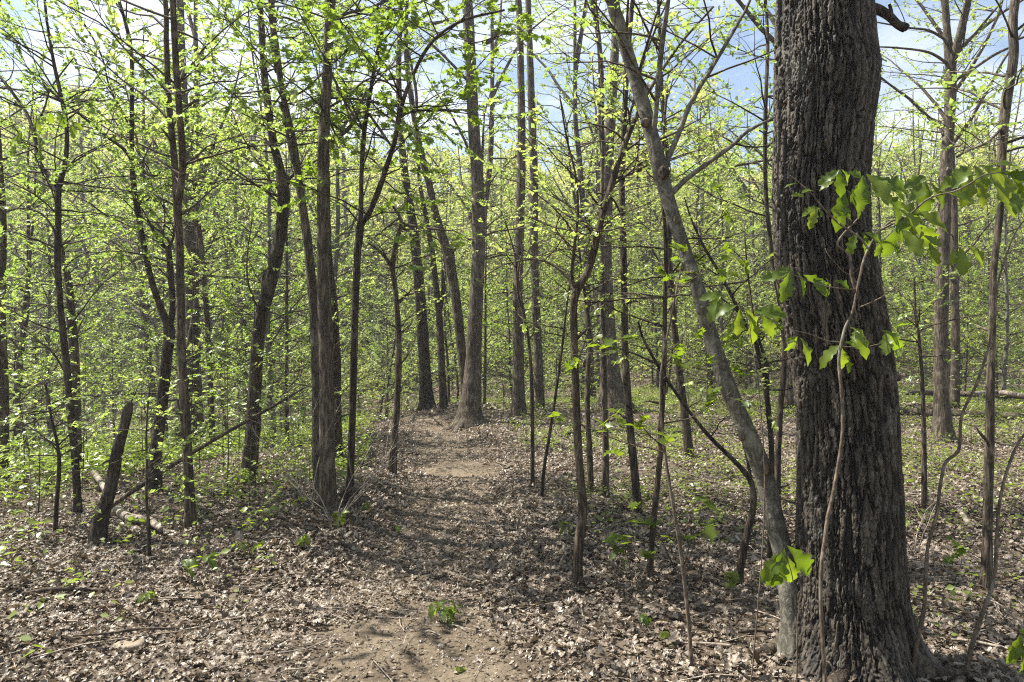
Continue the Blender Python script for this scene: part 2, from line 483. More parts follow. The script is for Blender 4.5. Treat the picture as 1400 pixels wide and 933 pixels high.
gx = np.sinh(np.linspace(-6.3, 6.3, 340)) * 1.35
gy = np.concatenate([np.linspace(-260, -12, 25), np.linspace(-11, 1, 25), np.arange(1.1, 20, 0.07), np.linspace(20, 60, 100), np.linspace(61, 420, 90)])
kind(link('ground', grid_mesh('ground', gx, gy, lambda X, Y: ground_z(X, Y) + 0.018 * fbm(X * 4, Y * 4, None, 9, 3) * (Y < 25), M_GROUND)), 'structure')

# the worn tread: a strip with uneven edges laid just above the forest floor
py_ = np.arange(-1.0, 22, 0.05)
wl = 0.62 + 0.34 * fbm(py_ * 1.5, py_ * 0 + 3.3, None, 21, 5)
wr = 0.60 + 0.34 * fbm(py_ * 1.5, py_ * 0 + 9.1, None, 22, 5)
uu = np.linspace(-1, 1, 31)
PX = path_x(py_)[:, None] + np.where(uu[None] < 0, uu[None] * wl[:, None], uu[None] * wr[:, None])
PY = np.repeat(py_[:, None], 31, 1)
PZ = ground_z(PX, PY) + 0.018 * fbm(PX * 4, PY * 4, None, 9, 3) + 0.022 - 0.03 * np.abs(uu[None]) ** 6
V = np.stack([PX, PY, PZ], -1).reshape(-1, 3)
i = np.arange(len(py_) - 1)[:, None] * 31; j = np.arange(30)[None]
kind(link('path', make_mesh('path', V, np.stack([i + j, i + j + 1, i + 32 + j, i + 31 + j], -1).reshape(-1, 4), None, [M_DIRT])), 'structure')

# ------------------------------------------------------------------ foliage generator
def polyline_at(pts, t):
    n = len(pts) - 1
    f = np.clip(t, 0, 0.9999) * n
    i = int(f)
    return pts[i] + (pts[i + 1] - pts[i]) * (f - i)

def rotz(v, a):
    c, s = math.cos(a), math.sin(a)
    return np.array([v[0] * c - v[1] * s, v[0] * s + v[1] * c, v[2]])

class Crown:
    """twigs as thin tubes, leaves gathered as arrays"""
    def __init__(s, rng):
        s.g = Geo(); s.rng = rng
        s.pos, s.dir, s.nrm, s.size = [], [], [], []

    def leaf(s, p, d, ls):
        r = s.rng
        s.pos.append(p); s.dir.append(d)
        s.nrm.append((r.gauss(0, 0.5), r.gauss(0, 0.5), 1.0)); s.size.append(ls * r.uniform(0.6, 1.2))

    def spray(s, start, az, pitch, L, r0, ls, gap=1.0, sides=4, sub=0.42, bare=0.0, flat=0.15):
        r = s.rng
        n = 7
        p = np.array(start, float); pts = [p]
        a, q = az, pitch
        for k in range(n):
            a += r.gauss(0, 0.16); q += (flat - q) * 0.12 + r.gauss(0, 0.13)
            p = p + np.array([math.cos(a) * math.cos(q), math.sin(a) * math.cos(q), math.sin(q)]) * (L / n)
            pts.append(p)
        pts = np.array(pts)
        s.g.tube(pts, np.linspace(r0, max(r0 * 0.15, 0.0012), n + 1), sides, cap=False)
        m = max(3, int(L / 0.17))
        side = 1
        for k in range(m):
            t = 0.22 + 0.78 * (k + r.random() * 0.7) / m
            if t > 1: continue
            b = polyline_at(pts, t)
            d = pts[min(n, int(t * n) + 1)] - pts[int(t * n) if t < 1 else n - 1]
            d = d / (np.linalg.norm(d) + 1e-9)
            side = -side
            d2 = rotz(d, side * r.uniform(0.5, 1.2)); d2[2] += r.gauss(0.08, 0.42)
            d2 /= np.linalg.norm(d2)
            l2 = min(0.75, L * sub) * r.uniform(0.45, 1.1) * (1.15 - 0.6 * t)
            e1 = b + d2 * l2 * 0.5 + np.array([r.gauss(0, .03), r.gauss(0, .03), r.gauss(0, .03)]) * l2
            d3 = rotz(d2, r.gauss(0, 0.35)); e2 = e1 + d3 * l2 * 0.5
            s.g.tube(np.array([b, e1, e2]), [max(0.0011, r0 * 0.32), max(0.001, r0 * .22), 0.0009], 3, cap=False)
            if r.random() < bare: continue
            nl = max(2, int(l2 / (ls * 0.75 * gap)))
            for c in range(nl):
                tt = 0.25 + 0.75 * (c + 0.5) / nl
                bp = b + (e1 - b) * tt * 2 if tt < 0.5 else e1 + (e2 - e1) * (tt * 2 - 1)
                for sg in (-1, 1):
                    if r.random() < 0.18: continue
                    ld = rotz(d2, sg * r.uniform(0.4, 1.3)); ld[2] += r.gauss(-0.30, 0.28)
                    s.leaf(bp, ld, ls)
            ld = d3.copy(); ld[2] -= 0.3
            s.leaf(e2, ld, ls)
        return pts

    def build(s, name, leaf_mat, twig_mat, tmpl, origin=(0, 0, 0), seed=0):
        V = [np.vstack(s.g.V)] if s.g.V else [np.zeros((0, 3))]
        Q = np.vstack(s.g.Q) if s.g.Q else None
        nv = len(V[0])
        tint = [np.zeros(nv)]
        T = None
        if s.pos:
            rs = np.random.RandomState(seed)
            lv, lt = build_leaves(tmpl, np.array(s.pos), np.array(s.dir), np.array(s.nrm), np.array(s.size))
            V.append(lv); T = lt + nv
            tint.append(np.repeat(np.clip(rs.normal(0.5, 0.24, len(s.pos)), 0, 1), len(tmpl[0])))
        return make_mesh(name, np.vstack(V) - np.asarray(origin), Q, T, [twig_mat, leaf_mat], 0, 1, True, np.concatenate(tint))

# ------------------------------------------------------------------ traced trees
TREE_SEED = [100]

def traced(name, label, cat, pts, limbs=(), ext=0.0, bark='brown', d=None, leaves=None, group=None, sides=None, flare=0.25,
           lean=0.0, leaf_mat=None, tmpl=None, lump=0.06, sprays=()):
    """a tree whose trunk follows a line of (px, py, width) at the distance where its foot meets the ground"""
    TREE_SEED[0] += 1
    rng = random.Random(TREE_SEED[0])
    if d is None: d = hit(pts[0][0], pts[0][1])
    b0 = P(pts[0][0], pts[0][1], d)
    b0[2] = gz(b0[0], b0[1])
    root = thing(name, label, cat, b0, group)
    wf = 0.90 if d < 9 else 0.95
    w3 = lambda L, dd: np.array([np.append(P(x, y, dd), w / 2000.0 * dd * wf) for x, y, w in L])
    A = w3(pts, d)
    A[0, 2] = b0[2] - 0.06
    h = np.clip(A[:, 2] - b0[2], 0, 99)
    A[:, 1] += lean * h + np.array([0.03 * math.sin(k * 1.7 + rng.random() * 6) * min(1, hh) for k, hh in enumerate(h)]) * 0.6
    if ext:
        last = A[-1].copy(); dv = A[-1, :3] - A[-2, :3]; dv /= np.linalg.norm(dv)
        ex = []
        while last[2] - b0[2] < ext:
            dv = dv * 0.8 + np.array([rng.gauss(0, .10), rng.gauss(0, .10), 0.25]); dv /= np.linalg.norm(dv)
            last = last.copy(); last[:3] += dv * 1.0; last[3] = max(0.012, last[3] * 0.86)
            ex.append(last)
        if ex: A = np.vstack([A, np.array(ex)])
    cur = catmull(A, 6 if len(A) > 4 else 10)
    cur[:, 3] = np.maximum(cur[:, 3], 0.0015)
    hh = cur[:, 2] - b0[2]
    r = cur[:, 3] * (1 + flare * np.exp(-np.clip(hh, 0, 9) / (0.10 + 1.2 * cur[0, 3])))
    wpx = max(p[2] for p in pts)
    sd = sides or (26 if wpx > 18 else 14 if wpx > 9 else 8)
    g = Geo()
    # densify so that the lumps read
    cc = cur[:, :3]
    if wpx > 9:
        dense = catmull(np.column_stack([cur[:, :3], r]), 4)
        cc, r = dense[:, :3], dense[:, 3]
    g.tube(cc, r, sd, 0.05 if wpx > 6 else 0, TREE_SEED[0], True, lump)
    if flare > 0.2 and wpx > 13:                                   # a few surface roots
        for k in range(4):
            a = k * 1.57 + rng.uniform(-.5, .5); L = r[0] * rng.uniform(1.5, 2.1)
            q = [b0 + np.array([math.cos(a), math.sin(a), 0]) * L * t for t in (0.15, .5, 1)]
            q = np.array([[x, y, gz(x, y) + z] for (x, y, _), z in zip(q, (r[0] * .45, r[0] * .02, -0.06))])
            g.tube(catmull(q, 5), np.linspace(r[0] * .36, r[0] * .12, 11), 8, 0.1, k)
    if wpx > 8:
        for k in range(rng.randint(3, 7)):
            i0 = rng.randrange(len(cc)); z0 = cc[i0, 2] - b0[2]
            if z0 < .5 or z0 > 6: continue
            az, pt, L = rng.uniform(0, 6.28), rng.uniform(-.1, .9), rng.uniform(.04, .22) + r[i0]
            v = np.array([math.cos(az) * math.cos(pt), math.sin(az) * math.cos(pt), math.sin(pt)])
            r1 = min(r[i0] * .35, rng.uniform(.004, .012))
            g.tube(np.array([cc[i0], cc[i0] + v * L * .6, cc[i0] + v * L + np.array([0, 0, rng.gauss(0, .02)])]), [r1 * 1.3, r1, r1 * .5], 6)
        for k in range(rng.randint(1, 4)):                              # swellings and old branch scars
            i0 = rng.randrange(len(cc)); z0 = cc[i0, 2] - b0[2]
            if z0 < .4 or z0 > 6: continue
            az = rng.uniform(0, 6.28); q0 = cc[i0] + np.array([math.cos(az), math.sin(az), 0]) * r[i0] * .72
            up = np.array([0, 0, r[i0] * .7])
            g.tube(np.array([q0 - up, q0 - up * .5, q0, q0 + up * .5, q0 + up]), r[i0] * np.array([.1, .36, .46, .34, .08]), 10, .2, k, True, .3)
    link('trunk', g.mesh('trunk', BARK[bark], b0), root)
    paths = [cur[:, :3]]; rads = [cur[:, 3]]
    for lb in limbs:
        B = w3(lb, d)
        dep = A[np.argmin(np.abs(A[:, 2] - B[0, 2])), 1] + np.linspace(0, 1, len(B)) * rng.uniform(-.4, .4) * np.linalg.norm(B[-1, :3] - B[0, :3])
        for row, (x_, y_, _w), dq in zip(B, lb, dep):
            row[:3] = P(x_, y_, dq)
        if ext and lb[-1][1] < 4:
            last = B[-1].copy(); dv = B[-1, :3] - B[-2, :3]; dv /= np.linalg.norm(dv); ex = []
            for k in range(3):
                last = last.copy(); dv[2] += .2; dv /= np.linalg.norm(dv); last[:3] += dv * .8; last[3] *= .7; ex.append(last)
            B = np.vstack([B, ex])
        cb = catmull(B, 6)
        g = Geo(); g.tube(cb[:, :3], np.maximum(cb[:, 3], 0.0012), 10 if lb[0][2] > 6 else 6, 0.05, 3, True, 0.05)
        link('limb', g.mesh('limb', BARK[bark], b0), root)
        paths.append(cb[:, :3]); rads.append(cb[:, 3])
    if leaves or sprays:
        cr = Crown(rng)
        if leaves:
            n, zmin, L, ls = leaves[:4]; ls = ls * (.67 if leaf_mat is None else .82)
            gap = (leaves[4] if len(leaves) > 4 else 1.0) * .78; n = int(n * 2.25)
            cand = [(p, rr) for pa, ra in zip(paths, rads) for p, rr in zip(pa, ra) if p[2] - b0[2] > zmin]
            if cand:
                zt = max(p[2] for p, _ in cand) - b0[2]
                for k in range(n):
                    p, rr = cand[int(rng.random() * len(cand))]
                    if d < 4.5 and 700 + p[0] / p[1] * 1000 > 1010: continue
                    if p[2] - b0[2] > 5.6 and rng.random() < .72: continue
                    hrel = (p[2] - b0[2] - zmin) / (zt - zmin + 1e-6)
                    cr.spray(p, rng.uniform(0, 6.283), rng.uniform(0.0, 0.9), L * rng.uniform(0.5, 1.15) * (1.1 - 0.4 * hrel), min(rr * .55, 0.005 + 0.004 * L), ls, gap, bare=.25)
        for (sx, sy, azd, Ls, lsz) in sprays:
            cr.spray(P(sx, sy, d), R(azd), 0.15, Ls, 0.004 + 0.003 * Ls, lsz, 0.9)
        if cr.g.V:
            link('crown', cr.build('crown', leaf_mat or M_LEAF, BARK[bark if bark in ('dark', 'brown') else 'brown'], tmpl or LEAF_LO, b0, TREE_SEED[0]), root)
    return root, d

# ---- left side
traced('forest_tree', 'grey-brown trunk cut by the left edge of the photo', 'tree',
       [(3, 662, 18), (4, 600, 16), (4, 530, 15), (2, 420, 14), (3, 310, 12), (-2, 220, 11), (-6, 120, 10), (-4, 0, 9)], ext=12, leaves=(14, 3.0, 2.0, .08))
traced('forked_tree', 'slim dark tree forking into a wide Y near the left edge', 'tree',
       [(107, 706, 11), (104, 640, 11), (98, 560, 11), (90, 490, 10), (84, 420, 9), (80, 350, 9), (78, 300, 9), (79, 265, 9), (83, 240, 8), (90, 222, 7), (90, 180, 6), (84, 135, 6), (74, 92, 5), (66, 50, 4), (60, 0, 4)],
       limbs=[[(79, 265, 8), (66, 240, 7), (52, 222, 6), (48, 190, 6), (38, 158, 5), (18, 128, 5), (-6, 98, 4)], [(82, 330, 4), (60, 295, 3), (30, 285, 2), (10, 290, 2)],
              [(95, 520, 3), (70, 480, 3), (40, 460, 2)], [(44, 180, 4), (60, 150, 3), (70, 120, 3), (100, 80, 2)]],
       ext=7, bark='dark', leaves=(26, 1.6, 1.2, .07))
traced('forest_tree', 'dark trunk standing close behind the Y-forked tree at the left', 'tree',
       [(107, 690, 13), (105, 600, 13), (101, 500, 13), (97, 430, 12), (92, 385, 10), (84, 345, 7), (78, 310, 4)], d=9.2, bark='brown', leaves=(12, 1.5, 1.3, .07))
traced('broken_trunk', 'short leaning dead trunk with a snapped top, at the left', 'dead tree',
       [(131, 742, 23), (138, 710, 20), (150, 670, 19), (161, 615, 17), (169, 582, 15), (174, 562, 15), (178, 551, 8)], bark='dark', lump=.12, flare=.3)
traced('forked_tree', 'curving tree split into a live stem and a broken dark stub', 'tree',
       [(210, 672, 21), (213, 620, 18), (220, 560, 16), (229, 490, 15), (231, 452, 15), (222, 428, 10), (208, 385, 9), (198, 345, 9), (190, 300, 8), (181, 245, 8), (181, 200, 7), (181, 130, 6), (180, 70, 6), (172, 30, 5), (160, -5, 5)],
       limbs=[[(231, 450, 11), (236, 420, 9), (233, 370, 9), (230, 338, 8)], [(230, 340, 6), (220, 334, 5), (210, 318, 4), (202, 300, 3)], [(231, 338, 5), (237, 325, 4), (238, 312, 3)],
              [(181, 222, 5), (170, 205, 5), (150, 190, 4), (120, 165, 4), (85, 140, 3), (50, 125, 2)], [(181, 190, 4), (170, 160, 4), (150, 120, 3), (140, 80, 3), (120, 40, 2), (95, 5, 2)],
              [(182, 226, 4), (200, 238, 4), (214, 240, 4), (220, 232, 4)]],
       ext=8, bark='dark', leaves=(26, 2.2, 1.3, .07))
traced('twin_stem_tree', 'tall tree dividing into two straight parallel stems at the upper left', 'tree',
       [(261, 725, 17), (259, 680, 15), (257, 630, 14), (254, 560, 14), (249, 480, 13), (246, 390, 12), (244, 320, 12), (243, 275, 12), (237, 215, 10), (230, 140, 9), (227, 60, 8), (224, -10, 7)],
       limbs=[[(243, 280, 11), (249, 240, 10), (249, 200, 10), (245, 150, 9), (240, 80, 9), (236, -8, 8)]],
       ext=10, bark='brown', leaves=(24, 2.6, 1.4, .075))
traced('forest_tree', 'thicker grey trunk half hidden behind the two-stemmed tree', 'tree',
       [(268, 640, 26), (266, 560, 23), (263, 450, 20), (259, 320, 17), (254, 210, 15), (250, 120, 13), (247, 0, 11)], d=13.5, ext=15, bark='grey', leaves=(16, 5, 2.2, .08))
traced('forest_tree', 'slender pole-like tree between the two-stemmed tree and the scarred tree', 'tree',
       [(291, 630, 9), (288, 540, 9), (283, 440, 8), (276, 350, 8), (266, 270, 6), (262, 200, 5), (268, 120, 4)], d=13, ext=6, bark='brown', leaves=(16, 2.5, 1.5, .075))
traced('scarred_tree', 'dark curving tree with a torn scar where its top bends away', 'tree',
       [(338, 662, 27), (343, 620, 23), (347, 560, 21), (351, 500, 20), (356, 440, 20), (368, 390, 20), (379, 340, 19), (386, 295, 18), (388, 262, 19), (382, 228, 14), (373, 190, 12), (367, 145, 12), (360, 90, 10), (356, 20, 9), (352, -10, 9)],
       limbs=[[(362, 410, 8), (360, 390, 8), (362, 372, 6), (364, 366, 4)], [(388, 255, 13), (393, 246, 10), (391, 240, 5)], [(356, 430, 3), (340, 390, 3), (338, 350, 2), (345, 300, 2)]],
       ext=11, bark='dark', leaves=(22, 2.8, 1.6, .08), lump=.12)
traced('forest_tree', 'slightly bent trunk standing just left of the thick straight trunk', 'tree',
       [(437, 670, 17), (434, 600, 16), (432, 500, 16), (429, 420, 15), (421, 335, 14), (411, 262, 12), (400, 190, 10), (387, 130, 9), (377, 60, 10), (372, -5, 10)],
       limbs=[[(409, 250, 7), (396, 200, 6), (390, 165, 5), (383, 140, 4)], [(378, 100, 5), (372, 60, 4), (380, 10, 3)]], ext=10, bark='grey', leaves=(20, 3, 1.5, .08))
traced('forest_tree', 'thick straight trunk beside the bend of the path, bare twigs at its foot', 'tree',
       [(449, 702, 28), (448, 660, 24), (447, 600, 23), (446, 500, 22), (443, 400, 20), (442, 300, 18), (443, 200, 17), (447, 100, 15), (453, -5, 14)],
       limbs=[[(452, 193, 7), (465, 186, 6), (480, 172, 6), (488, 155, 5), (500, 125, 3)], [(455, 28, 6), (480, 17, 5), (520, 12, 4), (560, 18, 3)]], ext=13, bark='grey', leaves=(22, 3.2, 1.8, .08), flare=.3)
traced('forest_tree', 'trunk tucked close behind the thick straight trunk by the path', 'tree',
       [(461, 660, 18), (460, 600, 16), (458, 500, 16), (455, 420, 14), (449, 330, 9), (447, 180, 8), (452, 60, 7)], ext=11, bark='dark', d=9.5, leaves=(14, 4, 1.6, .08))
traced('forked_tree', 'slim black-barked maple forking low into two long arching limbs', 'tree',
       [(477, 694, 15), (479, 650, 12), (481, 580, 11), (484, 500, 11), (486, 420, 11), (489, 350, 11), (492, 315, 12), (494, 290, 8), (494, 240, 7), (498, 180, 7), (506, 125, 6), (514, 80, 6), (524, 40, 6), (534, -5, 5)],
       limbs=[[(493, 308, 10), (505, 290, 9), (517, 262, 9), (528, 230, 8), (539, 195, 7), (546, 160, 7), (553, 132, 6), (566, 100, 5), (583, 68, 5), (603, 46, 4), (636, 27, 4), (690, 14, 3)],
              [(548, 160, 5), (560, 154, 4), (590, 152, 3), (632, 150, 2)], [(497, 180, 3), (480, 140, 3), (470, 110, 2)], [(500, 150, 3), (520, 178, 4), (535, 200, 3)]],
       ext=6.5, bark='dark', leaves=(20, 2.0, 1.1, .08), leaf_mat=M_LEAF2, tmpl=LEAF_MAPLE, sprays=[(530, 370, 10, .7, .085), (510, 345, -30, .6, .085), (590, 150, 20, .9, .085), (640, 60, -10, .9, .085), (690, 100, 100, .8, .085)])
traced('crooked_sapling', 'thin crooked tree with bare elbows beside the path', 'tree',
       [(535, 653, 15), (539, 600, 11), (543, 545, 10), (545, 470, 9), (543, 420, 8), (539, 385, 8), (537, 365, 8), (541, 335, 7), (548, 308, 6), (546, 296, 5), (538, 283, 4)],
       limbs=[[(536, 366, 6), (525, 350, 5), (512, 338, 4), (503, 332, 3)], [(546, 414, 5), (553, 405, 4), (566, 401, 3)], [(548, 306, 5), (565, 309, 4), (590, 313, 3), (620, 316, 2)], [(549, 312, 4), (560, 316, 4), (580, 318, 3), (606, 332, 2)],
              [(546, 298, 4), (530, 310, 3), (508, 328, 3)], [(546, 500, 3), (556, 488, 2), (562, 478, 2)]],
       bark='brown', leaves=(14, 1.5, .8, .065, 1.4))
# ---- middle
traced('forest_tree', 'dark straight trunk on the mound at the end of the path', 'tree',
       [(584, 561, 24), (582, 530, 18), (579, 470, 16), (575, 410, 15), (569, 345, 14), (563, 300, 13), (555, 250, 12), (549, 190, 10), (545, 100, 8), (548, 0, 7)], ext=14, bark='dark', leaves=(18, 5, 2, .08))
traced('forest_tree', 'narrow trunk just right of the dark trunk on the mound', 'tree',
       [(607, 558, 12), (604, 500, 10), (601, 440, 10), (596, 390, 9), (591, 345, 8), (583, 300, 7), (574, 250, 6), (570, 180, 5)], limbs=[[(602, 425, 6), (606, 395, 6), (605, 370, 4)]], ext=8, bark='dark', leaves=(14, 3, 1.6, .08))
traced('leaning_tree', 'tree leaning across behind the furrowed trunk at the path end', 'tree',
       [(640, 560, 16), (636, 530, 14), (629, 460, 14), (622, 400, 14), (613, 350, 14), (604, 322, 13), (596, 295, 11), (586, 250, 10), (577, 215, 9), (566, 160, 8), (556, 80, 7)],
       limbs=[[(622, 395, 9), (619, 360, 8), (618, 340, 6)], [(618, 345, 4), (625, 338, 4), (630, 332, 3)]], ext=10, bark='brown', leaves=(16, 4, 1.8, .08), d=14.6)
traced('oak_tree', 'stout furrowed trunk with a flared foot at the end of the path', 'tree',
       [(641, 583, 40), (642, 566, 32), (644, 540, 27), (647, 500, 24), (650, 430, 20), (654, 340, 19), (653, 250, 18), (648, 180, 17), (643, 80, 16), (638, -5, 15)],
       limbs=[[(655, 330, 4), (668, 320, 3), (690, 315, 3), (720, 312, 2)], [(660, 60, 7), (672, 55, 6), (682, 40, 5)], [(638, 30, 5), (615, 28, 5), (585, 33, 4), (545, 28, 3)], [(648, 120, 4), (620, 90, 4), (590, 60, 3)]], ext=17, bark='grey', leaves=(26, 5.5, 2.4, .085), flare=.35)
traced('forest_tree', 'pale grey trunk, left of the pair right of the path end', 'tree',
       [(709, 569, 22), (709, 530, 17), (709, 470, 15), (708, 400, 14), (711, 300, 13), (713, 200, 12), (712, 100, 10), (708, -5, 9)], ext=18, bark='grey', leaves=(20, 6, 2.4, .085))
traced('forest_tree', 'pale grey trunk, right of the pair right of the path end', 'tree',
       [(738, 560, 15), (736, 500, 13), (733, 420, 12), (730, 330, 12), (730, 250, 12), (727, 150, 11), (724, 60, 9), (722, -5, 8)], ext=18, bark='grey', leaves=(20, 6, 2.4, .085))
traced('sapling', 'upright pencil-thin sapling right of the path below the pale pair', 'sapling',
       [(728, 668, 6), (728, 600, 6), (727, 530, 6), (723, 470, 5), (716, 430, 5), (708, 400, 4), (704, 350, 3), (690, 300, 2)], limbs=[[(716, 425, 3), (708, 380, 3), (712, 350, 2)]], bark='brown', leaves=(10, 1.6, .9, .06, 1.3))
traced('sapling', 'thin sapling leaning right, tallest of the wisps beside the path', 'sapling',
       [(740, 681, 5), (744, 640, 5), (752, 590, 5), (761, 530, 4), (769, 470, 4), (776, 410, 3), (786, 350, 2)], bark='dark', leaves=(9, 1.6, .8, .06, 1.3))
traced('crooked_tree', 'slim tree with a wavy foot that bends right into the leaning trunk', 'tree',
       [(791, 803, 17), (790, 770, 14), (793, 730, 14), (797, 700, 14), (794, 660, 13), (790, 600, 12), (787, 520, 12), (785, 450, 11), (785, 415, 11), (791, 393, 12), (803, 373, 11), (812, 345, 11), (821, 305, 10), (831, 270, 10), (845, 225, 9), (858, 188, 9), (870, 160, 7), (890, 120, 6), (930, 60, 4), (975, 10, 3)],
       limbs=[[(790, 398, 6), (782, 380, 5), (785, 340, 5), (790, 290, 4), (787, 240, 3), (775, 190, 3), (765, 130, 2)], [(786, 400, 4), (776, 380, 4), (755, 362, 4), (730, 355, 3), (690, 362, 2), (660, 380, 2)], [(838, 245, 4), (870, 235, 4), (900, 215, 3)]],
       bark='brown', leaves=(20, 2.1, .8, .06, 1.3))
traced('sapling', 'straight thin sapling close behind the wavy-footed tree', 'sapling',
       [(808, 676, 9), (806, 620, 9), (803, 560, 8), (804, 500, 7), (806, 460, 6), (802, 420, 5), (795, 370, 4), (790, 320, 3)], bark='brown', leaves=(10, 1.8, .9, .06, 1.2))
traced('sapling', 'straight grey pole right of the wavy-footed tree', 'sapling',
       [(828, 677, 10), (828, 620, 10), (827, 560, 9), (826, 480, 8), (824, 400, 7), (822, 320, 6), (824, 200, 5), (822, 90, 4), (815, 0, 3)], bark='grey', ext=5.5, leaves=(14, 2.4, 1, .06, 1.2))
traced('oak_tree', 'broad grey old trunk standing behind the thin poles right of centre', 'tree',
       [(840, 562, 46), (837, 540, 34), (834, 500, 26), (830, 430, 21), (828, 350, 18), (829, 270, 18), (831, 210, 17), (836, 150, 14), (840, 80, 12), (843, -5, 10)],
       limbs=[[(828, 230, 9), (822, 180, 9), (822, 110, 8), (818, 50, 7), (808, -5, 6)]], ext=19, bark='grey', leaves=(24, 6, 2.6, .085), flare=.35)
traced('forest_tree', 'dark slim trunk with a slight lean between the grey old trunk and the leaning trunk', 'tree',
       [(872, 706, 14), (869, 660, 12), (863, 600, 12), (858, 540, 11), (855, 480, 11), (854, 400, 10), (852, 330, 10), (851, 250, 9), (853, 170, 8), (858, 90, 8), (866, -5, 7)], ext=8, bark='dark', leaves=(16, 2.8, 1.2, .065, 1.2),
       limbs=[[(853, 180, 4), (866, 140, 4), (878, 90, 3), (900, 30, 3), (915, -5, 2)], [(852, 300, 3), (835, 270, 3), (800, 262, 2)]])
traced('sapling', 'grey sapling with leaf tufts at its foot, left of the leaning trunk', 'sapling',
       [(887, 793, 10), (891, 740, 9), (896, 690, 9), (901, 635, 9), (905, 570, 9), (908, 500, 8), (910, 420, 7), (911, 340, 7), (905, 260, 5), (908, 180, 4), (915, 100, 3)], bark='brown', leaves=(14, 1.4, .8, .065, 1.3))
traced('sapling', 'wispy sapling leaning left across the leaf litter in the lower middle', 'sapling',
       [(946, 918, 7), (943, 870, 6), (936, 800, 6), (928, 740, 6), (918, 680, 5), (910, 620, 5), (904, 560, 4), (906, 500, 3), (918, 430, 3), (930, 370, 2)], bark='twig', leaves=(6, 1.0, .5, .07, 1.4), leaf_mat=M_OAK, tmpl=LEAF_MAPLE)
traced('forest_tree', 'dark young trunk seen behind and left of the leaning trunk', 'tree',
       [(943, 627, 14), (939, 590, 12), (932, 530, 11), (925, 475, 10), (919, 420, 9), (915, 340, 8), (914, 240, 7), (905, 120, 6), (900, 0, 5)], ext=9, bark='dark', leaves=(16, 3.2, 1.4, .07))
# ---- right
LT_D = 3.75
LT, _d = traced('leaning_tree', 'smooth grey trunk leaning left, sprung from the foot of the massive trunk', 'tree',
       [(1092, 905, 52.2), (1088, 870, 39.6), (1083, 830, 34.2), (1075, 775, 30.6), (1062, 720, 29.7), (1045, 650, 28.8), (1021, 590, 27.0), (996, 530, 25.2), (976, 470, 23.4), (956, 405, 22.5), (936, 340, 21.6), (917, 285, 20.7), (904, 240, 22.5), (893, 195, 21.6), (880, 140, 20.7), (863, 85, 18.9), (847, 35, 18.9), (832, -20, 18.0)],
       limbs=[[(912, 272, 8), (935, 248, 8), (965, 225, 7), (1000, 200, 6), (1022, 180, 5), (1060, 160, 3)], [(905, 235, 9), (925, 190, 8), (945, 140, 7), (975, 90, 6), (1010, 30, 5), (1030, -10, 4)],
              [(893, 190, 8), (897, 150, 8), (902, 90, 8), (908, 40, 7), (915, -10, 6)]],
       d=LT_D, ext=7, bark='pale', leaves=(16, 2.6, .8, .06, 1.6), sides=40, lump=.14, flare=.4)
for kx, ky, kr in ((1050, 640, 13), (908, 236, 12), (946, 377, 9), (882, 168, 9), (1014, 598, 7), (958, 425, 8), (926, 300, 8)):
    q = P(kx, ky, LT_D - .05); r = kr / 1000 * LT_D * .62
    th, ph = np.meshgrid(np.arange(20) / 20 * 2 * math.pi, np.linspace(.15, math.pi - .15, 12))
    n3 = np.stack([np.sin(ph) * np.cos(th), np.sin(ph) * np.sin(th), np.cos(ph) * 1.25], -1)
    rr = r * (1 + .35 * fbm(n3[..., 0] * 2 + kx, n3[..., 1] * 2, n3[..., 2] * 2, 5, 3)) * (1 - .35 * np.exp(-((n3[..., 1] + 1) / .25) ** 2))
    kv = (n3 * rr[..., None]).reshape(-1, 3) + q - np.array(LT.location)
    ii = np.arange(11)[:, None] * 20; jj = np.arange(20)[None]; k2 = (jj + 1) % 20
    link('knot', make_mesh('knot', kv, np.stack([ii + jj, ii + k2, ii + 20 + k2, ii + 20 + jj], -1).reshape(-1, 4), None, [BARK['brown']]), LT)

traced('crooked_sapling', 'dark twisted stem rising then sweeping far left behind the leaning trunk', 'sapling',
       [(1010, 800, 11), (1013, 770, 11), (1022, 730, 11), (1029, 695, 10), (1029, 665, 9), (1018, 645, 8), (995, 622, 7), (965, 592, 6), (935, 552, 5), (905, 508, 5), (880, 465, 4), (872, 440, 3)],
       limbs=[[(1029, 670, 6), (1020, 620, 5), (1004, 560, 4), (1000, 520, 3)]], bark='dark', leaves=(5, .8, .5, .06, 1.5), d=4.9)
traced('sapling', 'thin dark stem curving up between the leaning trunk and the massive trunk', 'sapling',
       [(1052, 760, 8), (1053, 690, 8), (1056, 620, 9), (1050, 560, 8), (1044, 510, 8), (1030, 462, 6), (1018, 440, 6), (1000, 405, 5), (982, 370, 5), (962, 335, 4), (945, 300, 3), (935, 270, 2)],
       limbs=[[(1050, 550, 5), (1048, 500, 5), (1038, 465, 4), (1030, 430, 3), (1022, 370, 3), (1018, 320, 2)]], bark='dark', leaves=(8, 1.2, .6, .075, 1.2), d=5.4, leaf_mat=M_OAK, tmpl=LEAF_MAPLE)
traced('forest_tree', 'slim trunk seen in the gap just left of the massive trunk', 'tree',
       [(1062, 690, 10), (1064, 620, 9), (1067, 560, 9), (1072, 490, 8), (1066, 420, 7), (1055, 340, 7), (1046, 250, 6), (1046, 150, 6), (1050, 40, 5)], ext=8, bark='dark', leaves=(14, 2.6, 1.2, .07))
